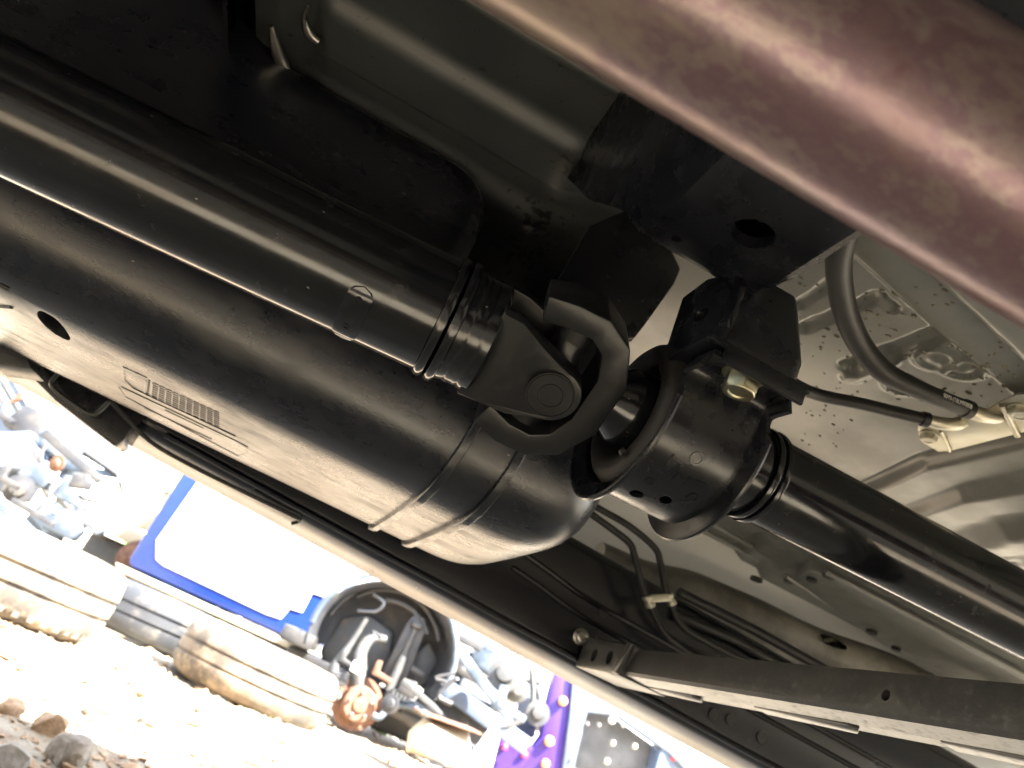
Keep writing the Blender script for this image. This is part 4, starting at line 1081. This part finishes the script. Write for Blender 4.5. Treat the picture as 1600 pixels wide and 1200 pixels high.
def clutter(root, origin, spots, seed):
    rnd = random.Random(seed)
    for x, y, Y, size, m, kind in spots:
        p = aH(x, y, Y); c = V(p.x - origin[0], p.y - origin[1], p.z - origin[2]); k = size
        if kind == 'bracket':
            put(MB().prism([(-k, -k * .6), (k, -k * .7), (k * 1.1, -k * .3), (-k * .4, -k * .1), (-k * .5, k * .8), (-k, k * .7)], c, (1, 0, 0), (0, 0, 1), (0, 1, 0), 0, k * .5), 'bracket', m, root, bevel=k * .08)
        elif kind == 'rail':
            a = rnd.uniform(-.5, .5); d = V(math.cos(a), 0, math.sin(a)); u = V(-math.sin(a), 0, math.cos(a))
            put(MB().prism([(-k * 2, -k * .25), (k * 2, -k * .2), (k * 2, k * .12), (k, k * .25), (-k * 2, k * .25)], c, d, u, (0, 1, 0), 0, k * .4), 'loose_rail', m, root, bevel=k * .06)
        elif kind == 'disc':
            put(MB().lathe(c, (rnd.uniform(-.4, .4), -1, rnd.uniform(-.2, .3)), [(0, k), (k * .2, k), (k * .25, k * .6), (k * .6, k * .5), (k * .65, k * .2)], 24), 'drum', m, root)
        elif kind == 'pipe':
            put(MB().sweep([c + V(rnd.uniform(-1, 1), -.02 * j, rnd.uniform(-.6, .6) + .2 * j) * k for j in range(4)], k * .16, 8, smooth=4), 'loose_pipe', m, root)
        else:
            a = rnd.uniform(-.4, .4); d = V(math.cos(a), 0, math.sin(a)); u = V(-math.sin(a), 0, math.cos(a))
            put(MB().prism([(-k, -k * .7), (k * .8, -k * .8), (k, -k * .1), (k * .6, k * .2), (k * .5, k * .7), (-k * .8, k * .6)], c, d, u, (0, 1, 0), 0, k), 'housing', m, root, bevel=k * .15)
clutter(lw, (-2.9, 6.0, 0), [(15, 610, 5.9, .14, 'dark_steel', 'pipe'), (45, 660, 5.8, .16, 'dark_steel', 'housing'), (80, 690, 5.8, .12, 'grey_blue', 'bracket'), (110, 712, 5.7, .14, 'dark_steel', 'rail'),
    (20, 700, 5.7, .20, 'pale_blue', 'housing'), (60, 735, 5.6, .12, 'grey_blue', 'housing'), (95, 745, 5.6, .10, 'white_paint', 'bracket'), (30, 765, 5.6, .10, 'dark_steel', 'disc'), (70, 775, 5.5, .10, 'aluminium', 'pipe'),
    (115, 770, 5.5, .12, 'grey_blue', 'bracket'), (140, 735, 5.9, .10, 'grey_blue', 'rail'), (100, 815, 5.4, .12, 'grey_blue', 'housing'), (10, 800, 5.4, .12, 'grey_blue', 'rail'), (135, 790, 5.4, .08, 'dark_steel', 'pipe')], 3)
clutter(jk, (.62, 5.0, 0), [(715, 1000, 4.9, .12, 'grey_blue', 'bracket'), (745, 1010, 4.8, .10, 'dark_steel', 'rail'), (770, 1030, 4.8, .12, 'grey_blue', 'housing'), (735, 1045, 4.7, .09, 'dark_steel', 'bracket'), (790, 1055, 4.7, .10, 'cast_grey', 'disc'),
    (760, 1075, 4.6, .12, 'grey_blue', 'rail'), (815, 1035, 5.2, .12, 'cream_paint', 'housing'), (830, 1075, 5.0, .09, 'dark_steel', 'pipe'), (700, 1085, 4.5, .09, 'dark_steel', 'pipe'), (800, 1100, 4.6, .10, 'grey_blue', 'bracket'), (840, 1115, 4.7, .07, 'dark_steel', 'disc')], 9)
# cream pick-up chassis behind
tc_ = local_thing('cream_truck_frame', 'cream truck frame with rectangular openings left of the blue van', 'truck frame', (-2.3, 7.0, 0))
fo_ = put(MB().box((-.55, 0, .55), (.95, .2, 1.05)), 'side_frame', 'cream_paint', tc_, bevel=.02)
c1 = MB().box((-.12, -.1, .78), (.03, .4, .92)).build('cutter', 'cream_paint'); c2 = MB().box((.14, -.1, .70), (.38, .4, .88)).build('cutter', 'cream_paint')
for c in (c1, c2): c.parent = tc_
bpy.context.view_layer.update()
cut(fo_, [c1, c2])
put(MB().box((-.6, -.1, .40), (1.0, .25, .52)), 'chassis_rail', 'cream_paint', tc_, bevel=.02)
put(MB().box((-.5, .05, .1), (.9, .5, .38)), 'axle_housing', 'dark_steel', tc_, bevel=.05)
put(MB().lathe((.05, -.12, .30), (0, -1, 0), [(0, .16), (.05, .17), (.07, .12), (.10, .06)], 24), 'wheel_drum', 'rust', tc_)
put(MB().box((.35, -.3, .05), (.85, -.1, .34)), 'step_box', 'grey_blue', tc_, bevel=.03)

# white cargo body of a distant truck, mostly burnt out by the light
wt = local_thing('white_truck', 'burnt-out white truck body behind the stripped engine', 'truck', (1.3, 9.0, 0))
put(MB().box((-3.6, 0, .55), (2.4, 2.2, 2.6)), 'cargo_box', 'white_paint', wt, bevel=.04)
put(MB().box((-3.6, .1, .38), (2.4, 2.0, .55)), 'chassis', 'dark_steel', wt, bevel=.02)
for x in (-2.6, 1.5):
    put(MB().lathe((x, .0, .40), (0, 1, 0), [(0, .2), (.01, .38), (.04, .40), (.22, .40), (.25, .38), (.26, .2)], 32), 'wheel', 'tyre_rubber', wt)
for k in range(8): put(MB().box((-3.3 + .75 * k, -.03, .6), (-3.25 + .75 * k, -.005, 2.55)), 'side_rib', 'white_paint', wt)

clutter(wa, (-.05, 4.55, 0), [(545, 1030, 4.5, .05, 'dark_steel', 'bracket'), (600, 1050, 4.5, .06, 'rust', 'bracket'), (585, 1000, 4.6, .05, 'dark_steel', 'pipe'), (640, 1075, 4.5, .06, 'dark_steel', 'housing'), (660, 1090, 4.4, .07, 'cast_grey', 'rail'),
    (610, 1100, 4.4, .05, 'dark_steel', 'disc'), (690, 1060, 4.5, .06, 'dark_steel', 'pipe'), (530, 1060, 4.45, .05, 'dark_steel', 'housing'), (560, 1045, 4.42, .04, 'white_paint', 'bracket'), (650, 1040, 4.7, .06, 'cast_grey', 'bracket')], 21)
clutter(lw, (-2.9, 6.0, 0), [(5, 640, 5.7, .10, 'dark_steel', 'bracket'), (35, 630, 5.6, .08, 'rust', 'pipe'), (60, 715, 5.4, .08, 'dark_steel', 'pipe'), (90, 725, 5.4, .06, 'rust', 'disc'), (15, 745, 5.4, .08, 'dark_steel', 'bracket'), (125, 750, 5.3, .07, 'dark_steel', 'housing'), (50, 800, 5.2, .08, 'dark_steel', 'rail'), (85, 790, 5.2, .06, 'cream_paint', 'bracket'), (150, 815, 5.2, .08, 'grey_blue', 'housing')], 31)

# grass tufts
def tuft(loc, h, n, lab):
    mb = MB(); rnd = random.Random(int(loc[0] * 1000) + 77)
    for i in range(n):
        a = rnd.uniform(0, 6.28); r = rnd.uniform(0, h * .7); b = V(r * math.cos(a), r * math.sin(a), 0); le = V(math.cos(a + 1), math.sin(a + 1), 0) * h * .05
        tip = b + V(math.cos(a) * h * .4, math.sin(a) * h * .4, h * rnd.uniform(.6, 1.1)); mid = b.lerp(tip, .5) + V(0, 0, h * .12)
        mb.add([b - le, b + le, mid + le * .8, mid - le * .8, tip], [(0, 1, 2, 3), (3, 2, 4)])
    o = mb.build('weed_tuft', 'leaf', ang=10); o.location = loc; tag(o, lab, 'weed', 'weeds in the yard')
for q, h, lab in (((250, 955), .14, 'green weed tuft between the grey tyre and the blue van'), ((232, 965), .10, 'small weed tuft beside the grey tyre'),
                  ((505, 1075), .10, 'weed tuft right of the middle tyre'), ((590, 1140), .10, 'weed tuft at the foot of the rusty hub')):
    p = aZ(*q, 0); 
    if p.y > 8 or p.y < 0: p = aY(*q, 5.0)
    tuft((p.x, p.y, gz(p.x, p.y)), h, 90, lab)
tuft(tuple(HEAD @ V(-2.2, 7.9, .0)), .7, 260, 'green bush behind the cream truck frame')
